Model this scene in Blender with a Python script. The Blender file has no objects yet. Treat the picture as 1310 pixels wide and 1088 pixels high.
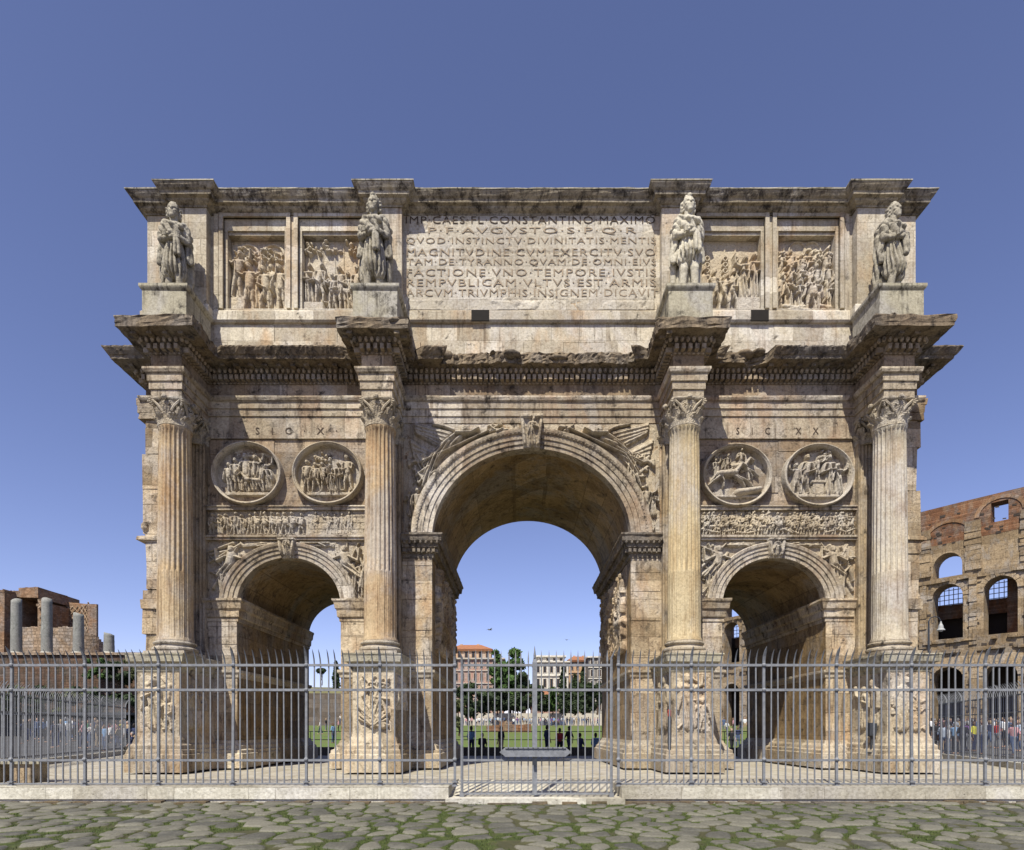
import bpy, math, random
import numpy as np
from mathutils import Vector, Matrix
random.seed(7)
rs = np.random.RandomState(11)
S = bpy.context.scene
COL = S.collection
R = math.radians
PI = math.pi

# ---------------------------------------------------------------- numbers measured from the photograph
F = 760.5          # focal length in photo pixels
CY = -19.5         # camera y
EYE = 1.3
def W(px, py, y):  # photo pixel at depth plane y -> world
    d = y - CY
    return Vector(((px-662)*d/F, y, EYE+(934-py)*d/F))

# ---------------------------------------------------------------- noise
_tabs = {}
def vnoise(x, y, seed=0):
    if seed not in _tabs:
        _tabs[seed] = np.random.RandomState(seed+100).rand(256, 256)
    t = _tabs[seed]
    xi = np.floor(x).astype(int); yi = np.floor(y).astype(int)
    fx = x-xi; fy = y-yi
    fx = fx*fx*(3-2*fx); fy = fy*fy*(3-2*fy)
    a = t[xi & 255, yi & 255]; b = t[(xi+1) & 255, yi & 255]
    c = t[xi & 255, (yi+1) & 255]; d = t[(xi+1) & 255, (yi+1) & 255]
    return (a*(1-fx)+b*fx)*(1-fy)+(c*(1-fx)+d*fx)*fy
def fbm(x, y, seed=0, o=4):
    v = 0; a = .5; s = 0
    for i in range(o):
        v = v+a*vnoise(x*2**i, y*2**i, seed+i); s += a; a *= .5
    return v/s
def fb1(x, seed=0):
    return float(fbm(np.array([x]), np.array([seed*3.7]), seed)[0])

# ---------------------------------------------------------------- object bookkeeping
def tag(o, label=None, cat=None, group=None, kind=None):
    if label: o['label'] = label
    if cat: o['category'] = cat
    if group: o['group'] = group
    if kind: o['kind'] = kind
    return o
def empty(name, loc=(0, 0, 0), rz=0, **k):
    o = bpy.data.objects.new(name, None); COL.objects.link(o)
    o.location = loc; o.rotation_euler = (0, 0, rz); o.empty_display_size = .3
    return tag(o, **k)
def mkobj(name, V, Fc, mat, parent=None, smooth=False, attr=None):
    me = bpy.data.meshes.new(name)
    if isinstance(Fc, np.ndarray):
        V = np.asarray(V, dtype=np.float32)
        me.vertices.add(len(V)); me.vertices.foreach_set('co', V.ravel())
        n = Fc.shape[1]
        me.loops.add(Fc.size); me.loops.foreach_set('vertex_index', Fc.astype(np.int32).ravel())
        me.polygons.add(len(Fc)); me.polygons.foreach_set('loop_start', np.arange(0, Fc.size, n, dtype=np.int32))
        me.update(calc_edges=True)
    else:
        me.from_pydata([tuple(v) for v in V], [], Fc)
    if smooth:
        me.polygons.foreach_set('use_smooth', [True]*len(me.polygons))
    if attr is not None:
        ca = me.color_attributes.new('mask', 'FLOAT_COLOR', 'POINT')
        ca.data.foreach_set('color', np.asarray(attr, dtype=np.float32).ravel())
    me.materials.append(mat); me.update()
    o = bpy.data.objects.new(name, me); COL.objects.link(o)
    if parent is not None:
        o.parent = parent
        o.matrix_parent_inverse = Matrix.Identity(4)
    return o

class MB:
    def __init__(s): s.v = []; s.f = []
    def add(s, V, Fc):
        n = len(s.v); s.v.extend([tuple(p) for p in V]); s.f.extend([tuple(i+n for i in f) for f in Fc])
    def box(s, x0, x1, y0, y1, z0, z1, j=0, rz=0, c=None):
        V = [[x, y, z] for z in (z0, z1) for y in (y0, y1) for x in (x0, x1)]
        if j:
            V = [[a+random.uniform(-j, j) for a in p] for p in V]
        if rz:
            cx, cy = c or ((x0+x1)/2, (y0+y1)/2); ca, sa = math.cos(rz), math.sin(rz)
            V = [[cx+(x-cx)*ca-(y-cy)*sa, cy+(x-cx)*sa+(y-cy)*ca, z] for x, y, z in V]
        s.add(V, [(0, 2, 3, 1), (4, 5, 7, 6), (0, 1, 5, 4), (2, 6, 7, 3), (0, 4, 6, 2), (1, 3, 7, 5)])
        return s
    def ell(s, c, r, n=8, m=5):
        V = []; Fc = []
        for i in range(m+1):
            t = PI*i/m
            for k in range(n):
                a = 2*PI*k/n
                V.append((c[0]+r[0]*math.sin(t)*math.cos(a), c[1]+r[1]*math.sin(t)*math.sin(a), c[2]+r[2]*math.cos(t)))
        for i in range(m):
            for k in range(n):
                Fc.append((i*n+k, i*n+(k+1) % n, (i+1)*n+(k+1) % n, (i+1)*n+k))
        s.add(V, Fc); return s
    def lathe(s, prof, c=(0, 0), n=32, rf=None, cap=True):
        V = []; Fc = []
        for i, (r, z) in enumerate(prof):
            for k in range(n):
                a = 2*PI*k/n; rr = r if rf is None else rf(r, z, a)
                V.append((c[0]+rr*math.cos(a), c[1]+rr*math.sin(a), z))
        for i in range(len(prof)-1):
            for k in range(n):
                Fc.append((i*n+k, i*n+(k+1) % n, (i+1)*n+(k+1) % n, (i+1)*n+k))
        if cap:
            Fc.append(tuple(range(n))[::-1]); Fc.append(tuple((len(prof)-1)*n+k for k in range(n)))
        s.add(V, Fc); return s
    def tube(s, pts, rad, n=6, flat=1.0):
        pts = [Vector(p) for p in pts]
        if not isinstance(rad, (list, tuple)): rad = [rad]*len(pts)
        V = []; Fc = []
        for i, p in enumerate(pts):
            d = (pts[min(i+1, len(pts)-1)]-pts[max(i-1, 0)]).normalized()
            u = d.cross(Vector((0, 1, 0)) if abs(d.y) < .9 else Vector((1, 0, 0))).normalized(); w = d.cross(u).normalized()
            for k in range(n):
                a = 2*PI*(k+.5)/n
                V.append(p+u*math.cos(a)*rad[i]+w*math.sin(a)*rad[i]*flat)
        for i in range(len(pts)-1):
            for k in range(n):
                Fc.append((i*n+k, i*n+(k+1) % n, (i+1)*n+(k+1) % n, (i+1)*n+k))
        Fc.append(tuple(range(n))[::-1]); Fc.append(tuple((len(pts)-1)*n+k for k in range(n)))
        s.add(V, Fc); return s
    def caps(s, p0, p1, r0, r1, n=10, fl=1.0):
        """tapered capsule; fl flattens it in y"""
        p0 = Vector(p0); p1 = Vector(p1); d = (p1-p0).normalized()
        u = d.cross(Vector((0, 1, 0)) if abs(d.y) < .9 else Vector((1, 0, 0))).normalized(); w = d.cross(u).normalized()
        rings = []
        for t in (-80, -50, -20): rings.append((p0+d*r0*math.sin(R(t)), r0*math.cos(R(t))))
        rings.append((p0, r0)); rings.append((p1, r1))
        for t in (20, 50, 80): rings.append((p1+d*r1*math.sin(R(t)), r1*math.cos(R(t))))
        V = []; Fc = []
        for c, r in rings:
            for k in range(n):
                a = 2*PI*k/n; o = u*math.cos(a)*r+w*math.sin(a)*r
                o.y *= fl; V.append(c+o)
        m = len(rings)
        for i in range(m-1):
            for k in range(n):
                Fc.append((i*n+k, i*n+(k+1) % n, (i+1)*n+(k+1) % n, (i+1)*n+k))
        Fc.append(tuple(range(n))[::-1]); Fc.append(tuple((m-1)*n+k for k in range(n)))
        s.add(V, Fc); return s
    def sweep(s, path, prof, step=None, cut=None, jit=0, closed=False, ends=True):
        """mitred sweep of profile [(offset,z)] along plan path"""
        P = [Vector(p) for p in path]; n = len(P)
        def nrm(a, b):
            d = (b-a).normalized(); return Vector((d.y, -d.x))
        M = []
        for i in range(n):
            if closed:
                a = nrm(P[i-1], P[i]); b = nrm(P[i], P[(i+1) % n])
            else:
                a = nrm(P[max(i-1, 0)], P[max(i, 1)]) if i > 0 else nrm(P[0], P[1])
                b = nrm(P[i], P[i+1]) if i < n-1 else a
            m = (a+b)/(1+a.dot(b)); M.append(m)
        st = []
        rng = range(n) if closed else range(n-1)
        for i in rng:
            a, b = P[i], P[(i+1) % n]; k = max(1, int((b-a).length/step)) if step else 1
            for q in range(k):
                t = q/k; st.append((a.lerp(b, t), M[i].lerp(M[(i+1) % n], t)))
        if not closed: st.append((P[-1], M[-1]))
        V = []; Fc = []; k = len(prof)
        for p, m in st:
            mx = cut(p.x, p.y) if cut else 9
            for o, z in prof:
                oo = o
                if o > mx: oo = mx+min(.06, (o-mx)*.2)*random.random()
                q = p+m*oo
                if jit and o > .1:
                    q = q+Vector((random.uniform(-jit, jit), random.uniform(-jit, jit)))
                    z = z+random.uniform(-jit, jit)*.7
                V.append((q.x, q.y, z))
        N = len(st)
        for i in range(N if closed else N-1):
            j = (i+1) % N
            for q in range(k-1):
                Fc.append((i*k+q, j*k+q, j*k+q+1, i*k+q+1))
        if ends and not closed:
            Fc.append(tuple(range(k))); Fc.append(tuple((N-1)*k+q for q in range(k))[::-1])
        s.add(V, Fc); return s
    def along(s, path, off, spacing, fn, cut=None):
        """call fn(point, tangent, normal) at regular steps along the offset path (segments shrunk at inner corners)"""
        P = [Vector(p) for p in path]
        for i in range(len(P)-1):
            a, b = P[i], P[i+1]; d = (b-a).normalized(); nn = Vector((d.y, -d.x)); L = (b-a).length
            e0 = e1 = 0
            if i > 0:
                pd = (P[i]-P[i-1]).normalized(); e0 = -off if (pd.x*d.y-pd.y*d.x) > 0 else off
            if i < len(P)-2:
                nd = (P[i+2]-P[i+1]).normalized(); e1 = -off if (d.x*nd.y-d.y*nd.x) > 0 else off
            a2 = a+nn*off-d*(-e0); b2 = b+nn*off+d*(-e1)
            L = (b2-a2).dot(d)
            if L <= spacing*.5: continue
            k = int(L/spacing)
            for q in range(k):
                p = a2+d*((q+.5)*L/k)
                if cut and cut(p.x, p.y) < off: continue
                fn(p, d, nn)
        return s
    def obox(s, p, d, n, hw, o0, o1, z0, z1, j=0):
        V = []
        for z in (z0, z1):
            for o in (o0, o1):
                for t in (-hw, hw):
                    V.append((p.x+d.x*t+n.x*o+random.uniform(-j, j), p.y+d.y*t+n.y*o+random.uniform(-j, j), z+random.uniform(-j, j)))
        s.add(V, [(0, 2, 3, 1), (4, 5, 7, 6), (0, 1, 5, 4), (2, 6, 7, 3), (0, 4, 6, 2), (1, 3, 7, 5)])
    def build(s, name, mat, parent=None, smooth=False, **k):
        o = mkobj(name, s.v, s.f, mat, parent, smooth)
        return tag(o, **k)

def opening(mb, rv, mp, s0, s1, z0, z1, c, hw, zb, zs, rise, th, n=20, back=True):
    """wall piece with one opening; mp(s,z,d)->xyz, rv collects the reveals"""
    arc = [(c-hw*math.cos(PI*i/n), zs+rise*math.sin(PI*i/n)) for i in range(n+1)] if rise > 0 else [(c-hw, zs), (c+hw, zs)]
    for d in ((0, th) if back else (0,)):
        def q(a, b, cc, e): mb.add([mp(*a, d), mp(*b, d), mp(*cc, d), mp(*e, d)], [(0, 1, 2, 3)])
        zl = [z0, z1]
        q((s0, z0), (c-hw, z0), (c-hw, z1), (s0, z1)); q((c+hw, z0), (s1, z0), (s1, z1), (c+hw, z1))
        if zb > z0+1e-4: q((c-hw, z0), (c+hw, z0), (c+hw, zb), (c-hw, zb))
        for i in range(len(arc)-1):
            a, b = arc[i], arc[i+1]; q(a, b, (b[0], z1), (a[0], z1))
    loop = [(c-hw, zb)]+arc+[(c+hw, zb)]
    nd = max(1, int(th/1.0))
    for i in range(len(loop)-1):
        for k in range(nd):
            a, b = loop[i], loop[i+1]; d0 = th*k/nd; d1 = th*(k+1)/nd
            rv.add([mp(*a, d0), mp(*b, d0), mp(*b, d1), mp(*a, d1)], [(0, 1, 2, 3)])
    if zb > z0+1e-4:
        a, b = (c-hw, zb), (c+hw, zb); rv.add([mp(*a, 0), mp(*b, 0), mp(*b, th), mp(*a, th)], [(0, 1, 2, 3)])

def remesh(mb, voxel, name, mat, parent=None, disp=None, smooth=True):
    o = mb.build(name+'_tmp', mat)
    m = o.modifiers.new('r', 'REMESH'); m.mode = 'VOXEL'; m.voxel_size = voxel
    sm = o.modifiers.new('s', 'SMOOTH'); sm.iterations = 1; sm.factor = .5
    dg = bpy.context.evaluated_depsgraph_get()
    me = bpy.data.meshes.new_from_object(o.evaluated_get(dg))
    old = o.data; bpy.data.objects.remove(o); bpy.data.meshes.remove(old)
    if disp:
        N = len(me.vertices); co = np.empty(N*3, dtype=np.float32); no = np.empty(N*3, dtype=np.float32)
        me.vertices.foreach_get('co', co); me.vertex_normals.foreach_get('vector', no)
        co = co.reshape(-1, 3); no = no.reshape(-1, 3)
        co = co+no*disp(co)[:, None]; me.vertices.foreach_set('co', co.astype(np.float32).ravel())
    me.name = name; me.materials.clear(); me.materials.append(mat)
    if smooth: me.polygons.foreach_set('use_smooth', [True]*len(me.polygons))
    me.update()
    r = bpy.data.objects.new(name, me); COL.objects.link(r)
    if parent is not None: r.parent = parent
    return r

# ---------------------------------------------------------------- materials
def nd(nt, t, **k):
    n = nt.nodes.new(t)
    for a, b in k.items(): setattr(n, a, b)
    return n
def newmat(name):
    m = bpy.data.materials.new(name); m.use_nodes = True; nt = m.node_tree
    b = nt.nodes['Principled BSDF']; b.inputs['Roughness'].default_value = .9
    b.inputs['Specular IOR Level'].default_value = .25
    return m, nt, b
def rgba(c): return (c[0], c[1], c[2], 1)
def mixc(nt, fac, a, b, mode='MIX'):
    n = nd(nt, 'ShaderNodeMix', data_type='RGBA', blend_type=mode, clamp_factor=True)
    for i, v in ((0, fac), (6, a), (7, b)):
        if isinstance(v, (int, float)): n.inputs[i].default_value = v
        elif isinstance(v, tuple): n.inputs[i].default_value = rgba(v)
        else: nt.links.new(v, n.inputs[i])
    return n.outputs[2]
def ramp(nt, fac, stops):
    n = nd(nt, 'ShaderNodeValToRGB'); e = n.color_ramp.elements
    while len(e) < len(stops): e.new(.5)
    for x, (p, c) in zip(e, stops): x.position = p; x.color = rgba(c) if isinstance(c, tuple) else (c, c, c, 1)
    nt.links.new(fac, n.inputs[0]); return n.outputs[0]
def noise(nt, vec, scale, detail=6, rough=.6, dist=0):
    n = nd(nt, 'ShaderNodeTexNoise'); n.inputs['Scale'].default_value = scale; n.inputs['Detail'].default_value = detail
    n.inputs['Roughness'].default_value = rough; n.inputs['Distortion'].default_value = dist
    nt.links.new(vec, n.inputs['Vector']); return n.outputs['Fac']
def mathn(nt, op, a, b=None):
    n = nd(nt, 'ShaderNodeMath', operation=op)
    for i, v in ((0, a), (1, b)):
        if v is None: continue
        if isinstance(v, (int, float)): n.inputs[i].default_value = v
        else: nt.links.new(v, n.inputs[i])
    return n.outputs[0]
def mapping(nt, vec, scale):
    n = nd(nt, 'ShaderNodeMapping'); n.inputs['Scale'].default_value = scale; nt.links.new(vec, n.inputs['Vector']); return n.outputs[0]

ALB = .74   # picture is exposed half a stop up, so base colours stay at real-world levels
def stone(name, c1, c2, stain=(.1, .07, .05), stain_amt=.4, streak=.5, block=None, blockvar=.25, mortar=.5, bump=.5, pits=.4,
          warm=None, fine=14, scale=.7, crust=0.0, grey=.55):
    m, nt, b = newmat(name)
    c1, c2, stain = (tuple(v*ALB*q for v, q in zip(c, (1.01, .995, .925))) for c in (c1, c2, stain))
    if warm: warm = tuple(v*ALB for v in warm)
    tc = nd(nt, 'ShaderNodeTexCoord').outputs['Object']
    base = ramp(nt, noise(nt, tc, scale, 8, .62, .3), [(.3, c1), (.7, c2)])
    if warm:
        base = mixc(nt, ramp(nt, noise(nt, mapping(nt, tc, (1.3, 1.3, .5)), .9, 5, .6), [(.49, 0.), (.66, .62)]), base, warm)
    g_ = sum(c2)/3; base = mixc(nt, mathn(nt, 'MULTIPLY', ramp(nt, noise(nt, mapping(nt, tc, (1, 1, .7)), .55, 7, .66, .5), [(.47, 0.), (.6, 1.)]), grey), base, (g_*1.04, g_*1.01, g_*.95))
    f = noise(nt, tc, fine, 6, .7)
    base = mixc(nt, .75, base, ramp(nt, f, [(.3, (.55, .52, .48)), (.5, (.98, .97, .96)), (.72, (1.32, 1.32, 1.32))]), 'MULTIPLY')
    st = noise(nt, mapping(nt, tc, (2.6, 2.6, .35)), 1.6, 7, .68)
    base = mixc(nt, ramp(nt, st, [(.56, 0.), (.74, streak)]), base, stain)
    run = noise(nt, mapping(nt, tc, (5.5, 5.5, .22)), 1.3, 8, .7); run = mathn(nt, 'MULTIPLY', ramp(nt, run, [(.51, 0.), (.63, 1.)]), ramp(nt, noise(nt, tc, .8, 4), [(.42, 0.), (.56, 1.)]))
    base = mixc(nt, mathn(nt, 'MULTIPLY', run, streak), base, tuple(v*.55 for v in stain))
    pt = noise(nt, tc, 1.7, 9, .72, .6)
    base = mixc(nt, ramp(nt, pt, [(.52, 0.), (.7, stain_amt)]), base, stain)
    if crust:
        cr = noise(nt, tc, 3.2, 9, .75, .4)
        base = mixc(nt, ramp(nt, cr, [(.60-.25*crust, 0.), (.72-.2*crust, .92)]), base, (.022, .018, .015))
        cs = noise(nt, mapping(nt, tc, (1.6, 1.6, .3)), 2.4, 9, .72, .3); cs = mathn(nt, 'MULTIPLY', ramp(nt, cs, [(.54, 0.), (.62, .85)]), ramp(nt, noise(nt, tc, .45, 5), [(.5, 0.), (.6, 1.)]))
        base = mixc(nt, mathn(nt, 'MULTIPLY', cs, min(1., crust*3)), base, (.05, .04, .032))
    h = mathn(nt, 'ADD', mathn(nt, 'MULTIPLY', f, .35), mathn(nt, 'MULTIPLY', noise(nt, tc, 3.5, 8, .65), .9))
    if block:
        sp = nd(nt, 'ShaderNodeSeparateXYZ'); nt.links.new(tc, sp.inputs[0])
        wob = mathn(nt, 'MULTIPLY', mathn(nt, 'SUBTRACT', noise(nt, tc, 1.1, 4), .5), .12)
        u = mathn(nt, 'ADD', mathn(nt, 'ADD', sp.outputs[0], sp.outputs[1]), wob)
        v = mathn(nt, 'ADD', sp.outputs[2], mathn(nt, 'MULTIPLY', wob, .35))
        cm = nd(nt, 'ShaderNodeCombineXYZ'); nt.links.new(u, cm.inputs[0]); nt.links.new(v, cm.inputs[1])
        br = nd(nt, 'ShaderNodeTexBrick'); br.offset = .43; br.squash = .8; br.squash_frequency = 3
        for i, val in (('Scale', 1.), ('Brick Width', block[0]), ('Row Height', block[1]), ('Mortar Size', block[2] if len(block) > 2 else .012), ('Mortar Smooth', .3), ('Bias', 0.)):
            br.inputs[i].default_value = val
        br.inputs['Color1'].default_value = (1-blockvar, 1-blockvar*1.12, 1-blockvar*1.3, 1)
        br.inputs['Color2'].default_value = (1+blockvar, 1+blockvar, 1+blockvar, 1); br.inputs['Mortar'].default_value = (.3, .25, .2, 1)
        nt.links.new(cm.outputs[0], br.inputs['Vector'])
        wear = ramp(nt, noise(nt, tc, 2.3, 5), [(.35, .25), (.6, 1.)])
        jf = mathn(nt, 'MULTIPLY', br.outputs['Fac'], mathn(nt, 'MULTIPLY', wear, mortar))
        base = mixc(nt, 1., base, mixc(nt, mathn(nt, 'SUBTRACT', 1., jf), (.35, .28, .2), (1., 1., 1.)), 'MULTIPLY')
        # per-block tone
        br2 = br
        tone = mixc(nt, br.outputs['Fac'], br.outputs['Color'], (1., 1., 1.))
        base = mixc(nt, 1., base, tone, 'MULTIPLY')
        h = mathn(nt, 'SUBTRACT', h, mathn(nt, 'MULTIPLY', jf, 1.1))
    if pits:
        vo = nd(nt, 'ShaderNodeTexVoronoi'); vo.inputs['Scale'].default_value = 5.5; nt.links.new(mapping(nt, tc, (1, 1, 1.7)), vo.inputs['Vector'])
        pm = mathn(nt, 'MULTIPLY', ramp(nt, vo.outputs['Distance'], [(.06, 1.), (.16, 0.)]), ramp(nt, noise(nt, tc, 1.3, 3), [(.5, 0.), (.6, 1.)]))
        base = mixc(nt, mathn(nt, 'MULTIPLY', pm, pits), base, (.06, .045, .035))
        h = mathn(nt, 'SUBTRACT', h, mathn(nt, 'MULTIPLY', pm, pits))
    bp = nd(nt, 'ShaderNodeBump'); bp.inputs['Strength'].default_value = bump; bp.inputs['Distance'].default_value = .06
    nt.links.new(h, bp.inputs['Height']); nt.links.new(bp.outputs[0], b.inputs['Normal'])
    nt.links.new(base, b.inputs['Base Color'])
    return m

def plain(name, c, rough=.6, var=.15, sc=6, metal=0, bump=.1, c2=None):
    m, nt, b = newmat(name)
    tc = nd(nt, 'ShaderNodeTexCoord').outputs['Object']; f = noise(nt, tc, sc, 6, .65)
    c = tuple(v*ALB for v in c)
    d = tuple(v*ALB for v in c2) if c2 else tuple(x*(1-var) for x in c)
    nt.links.new(ramp(nt, f, [(.3, d), (.7, tuple(min(1, x*(1+var)) for x in c))]), b.inputs['Base Color'])
    b.inputs['Roughness'].default_value = rough; b.inputs['Metallic'].default_value = metal
    bp = nd(nt, 'ShaderNodeBump'); bp.inputs['Strength'].default_value = bump; bp.inputs['Distance'].default_value = .02
    nt.links.new(f, bp.inputs['Height']); nt.links.new(bp.outputs[0], b.inputs['Normal'])
    return m

M = {}
M['wall'] = stone('wall_marble', (0.413, 0.323, 0.218), (0.576, 0.491, 0.367), block=(1.5, .62, .014), stain=(.15, .095, .06), stain_amt=.6, streak=.75, warm=(0.387, 0.238, 0.124), bump=.75, crust=0.26, blockvar=0.38)
M['attic'] = stone('attic_marble', (0.515, 0.461, 0.376), (0.656, 0.614, 0.521), block=(1.25, .52, .01), stain=(.22, .15, .095), stain_amt=.35, streak=.5, warm=(0.533, 0.346, 0.176), blockvar=0.24, bump=.4, crust=0.12)
M['slab'] = stone('inscription_marble', (0.492, 0.451, 0.384), (0.631, 0.595, 0.522), block=(1.6, 1.1, .01), stain=(0.241, 0.173, 0.112), stain_amt=.4, streak=.3, blockvar=.12, bump=.45, pits=.6, crust=0.08)
M['relief'] = stone('relief_marble', (0.443, 0.370, 0.271), (0.597, 0.524, 0.409), stain=(.14, .09, .06), stain_amt=.55, streak=.5, bump=.8, pits=.6, fine=22, crust=0.15)
M['relief2'] = stone('attic_relief_marble', (0.510, 0.430, 0.321), (0.650, 0.583, 0.458), stain=(.2, .13, .08), stain_amt=.4, streak=.35, bump=.6, pits=.6, fine=22, warm=(0.533, 0.363, 0.208))
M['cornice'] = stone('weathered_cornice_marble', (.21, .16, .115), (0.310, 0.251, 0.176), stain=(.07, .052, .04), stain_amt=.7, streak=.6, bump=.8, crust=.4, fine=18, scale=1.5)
M['cornicet'] = stone('attic_cornice_marble', (0.347, 0.301, 0.225), (0.482, 0.428, 0.332), stain=(.12, .09, .065), stain_amt=.5, streak=.8, block=(1.6, 3., .012), bump=.5, crust=0.46)
M['moulding'] = stone('moulding_marble', (0.452, 0.387, 0.305), (0.624, 0.565, 0.468), stain=(.16, .11, .075), stain_amt=.5, streak=.7, bump=.6, warm=(0.430, 0.277, 0.176), block=(1.9, 6., .012), crust=0.28, blockvar=0.32)
M['frieze'] = stone('porphyry_backed_frieze', (0.310, 0.234, 0.168), (0.447, 0.363, 0.264), stain=(.16, .1, .07), stain_amt=.6, streak=.6, block=(1.4, .8, .012), bump=.6, crust=0.3, blockvar=0.35)
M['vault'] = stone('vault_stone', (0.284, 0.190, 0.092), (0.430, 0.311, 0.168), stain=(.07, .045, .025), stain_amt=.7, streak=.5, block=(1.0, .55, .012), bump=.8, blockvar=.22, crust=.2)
M['colO'] = stone('orange_yellow_column_marble', (0.482, 0.355, 0.216), (0.636, 0.519, 0.352), stain=(0.206, 0.112, 0.056), stain_amt=.4, streak=.8, bump=.35, pits=.3, warm=(0.482, 0.303, 0.160))
M['colY'] = stone('pale_yellow_column_marble', (0.536, 0.430, 0.264), (0.641, 0.551, 0.376), stain=(0.284, 0.190, 0.096), stain_amt=.35, streak=.7, bump=.35, pits=.3, warm=(0.533, 0.381, 0.192))
M['colW'] = stone('white_pink_column_marble', (0.514, 0.448, 0.357), (0.654, 0.609, 0.502), stain=(0.258, 0.173, 0.112), stain_amt=.45, streak=.7, bump=.35, pits=.3, warm=(0.430, 0.320, 0.232))
M['pil'] = stone('pilaster_marble', (0.387, 0.294, 0.184), (0.533, 0.432, 0.296), stain=(.13, .09, .06), stain_amt=.6, streak=.8, bump=.5, pits=.3, crust=0.2)
M['cap'] = stone('capital_marble', (0.406, 0.343, 0.258), (0.594, 0.532, 0.430), stain=(.1, .07, .05), stain_amt=.7, streak=.5, bump=.7, fine=24, crust=.2)
M['ped'] = stone('pedestal_marble', (0.474, 0.411, 0.313), (0.628, 0.566, 0.455), block=(3.1, 1.9, .01), stain=(.2, .13, .08), stain_amt=.5, streak=.55, bump=.55, pits=.6, warm=(0.473, 0.320, 0.176), crust=0.2, blockvar=0.3)
M['plinth'] = stone('grey_plinth_marble', (0.387, 0.363, 0.280), (0.516, 0.484, 0.384), stain=(.13, .11, .08), stain_amt=.5, streak=.9, bump=.3, pits=.1, crust=0.25)
M['statue'] = stone('grey_statue_marble', (0.335, 0.308, 0.252), (0.504, 0.472, 0.392), stain=(.07, .055, .045), stain_amt=.7, streak=.5, bump=.5, pits=.2, fine=20, scale=1.6, crust=0.25)
M['statueW'] = stone('white_statue_marble', (0.550, 0.513, 0.424), (0.688, 0.658, 0.561), stain=(.16, .12, .08), stain_amt=.45, streak=.3, bump=.4, pits=.15, fine=20, scale=1.6)
M['trav'] = stone('travertine_paving', (0.499, 0.474, 0.407), (0.638, 0.616, 0.544), block=(1.9, .9, .02), stain=(0.258, 0.216, 0.152), stain_amt=.5, streak=.0, bump=.35, pits=.5, blockvar=.12)
M['kerb'] = stone('kerb_travertine', (0.528, 0.509, 0.448), (0.651, 0.638, 0.575), block=(2.3, 5., .012), stain=(0.258, 0.242, 0.192), stain_amt=.6, streak=.3, bump=.4, pits=.7)
M['dentil'] = stone('carved_band_marble', (.30, .235, .165), (.50, .41, .31), stain=(.08, .058, .042), stain_amt=.6, streak=.5, bump=.6, crust=.25, fine=18, scale=1.5)
M['letterD'] = plain('dark_letter_shade', (.10, .072, .05), .9, .3)  # letters stand proud; dark colour stands in for shade in cut strokes
M['dark'] = plain('hole_shade_dark', (.02, .017, .014), .9)  # near-black colour stands in for the shade inside the ledge holes
M['letter'] = plain('weathered_letter_shade', (.34, .27, .19), .9, .45, 3)  # paler tone for worn letters, stroke shade put into the colour
M['iron'] = plain('grey_painted_iron', (.235, .245, .26), .5, .25, 9, 0, .15)
M['ironD'] = plain('dark_painted_iron', (.05, .055, .065), .5, .2)
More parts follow.
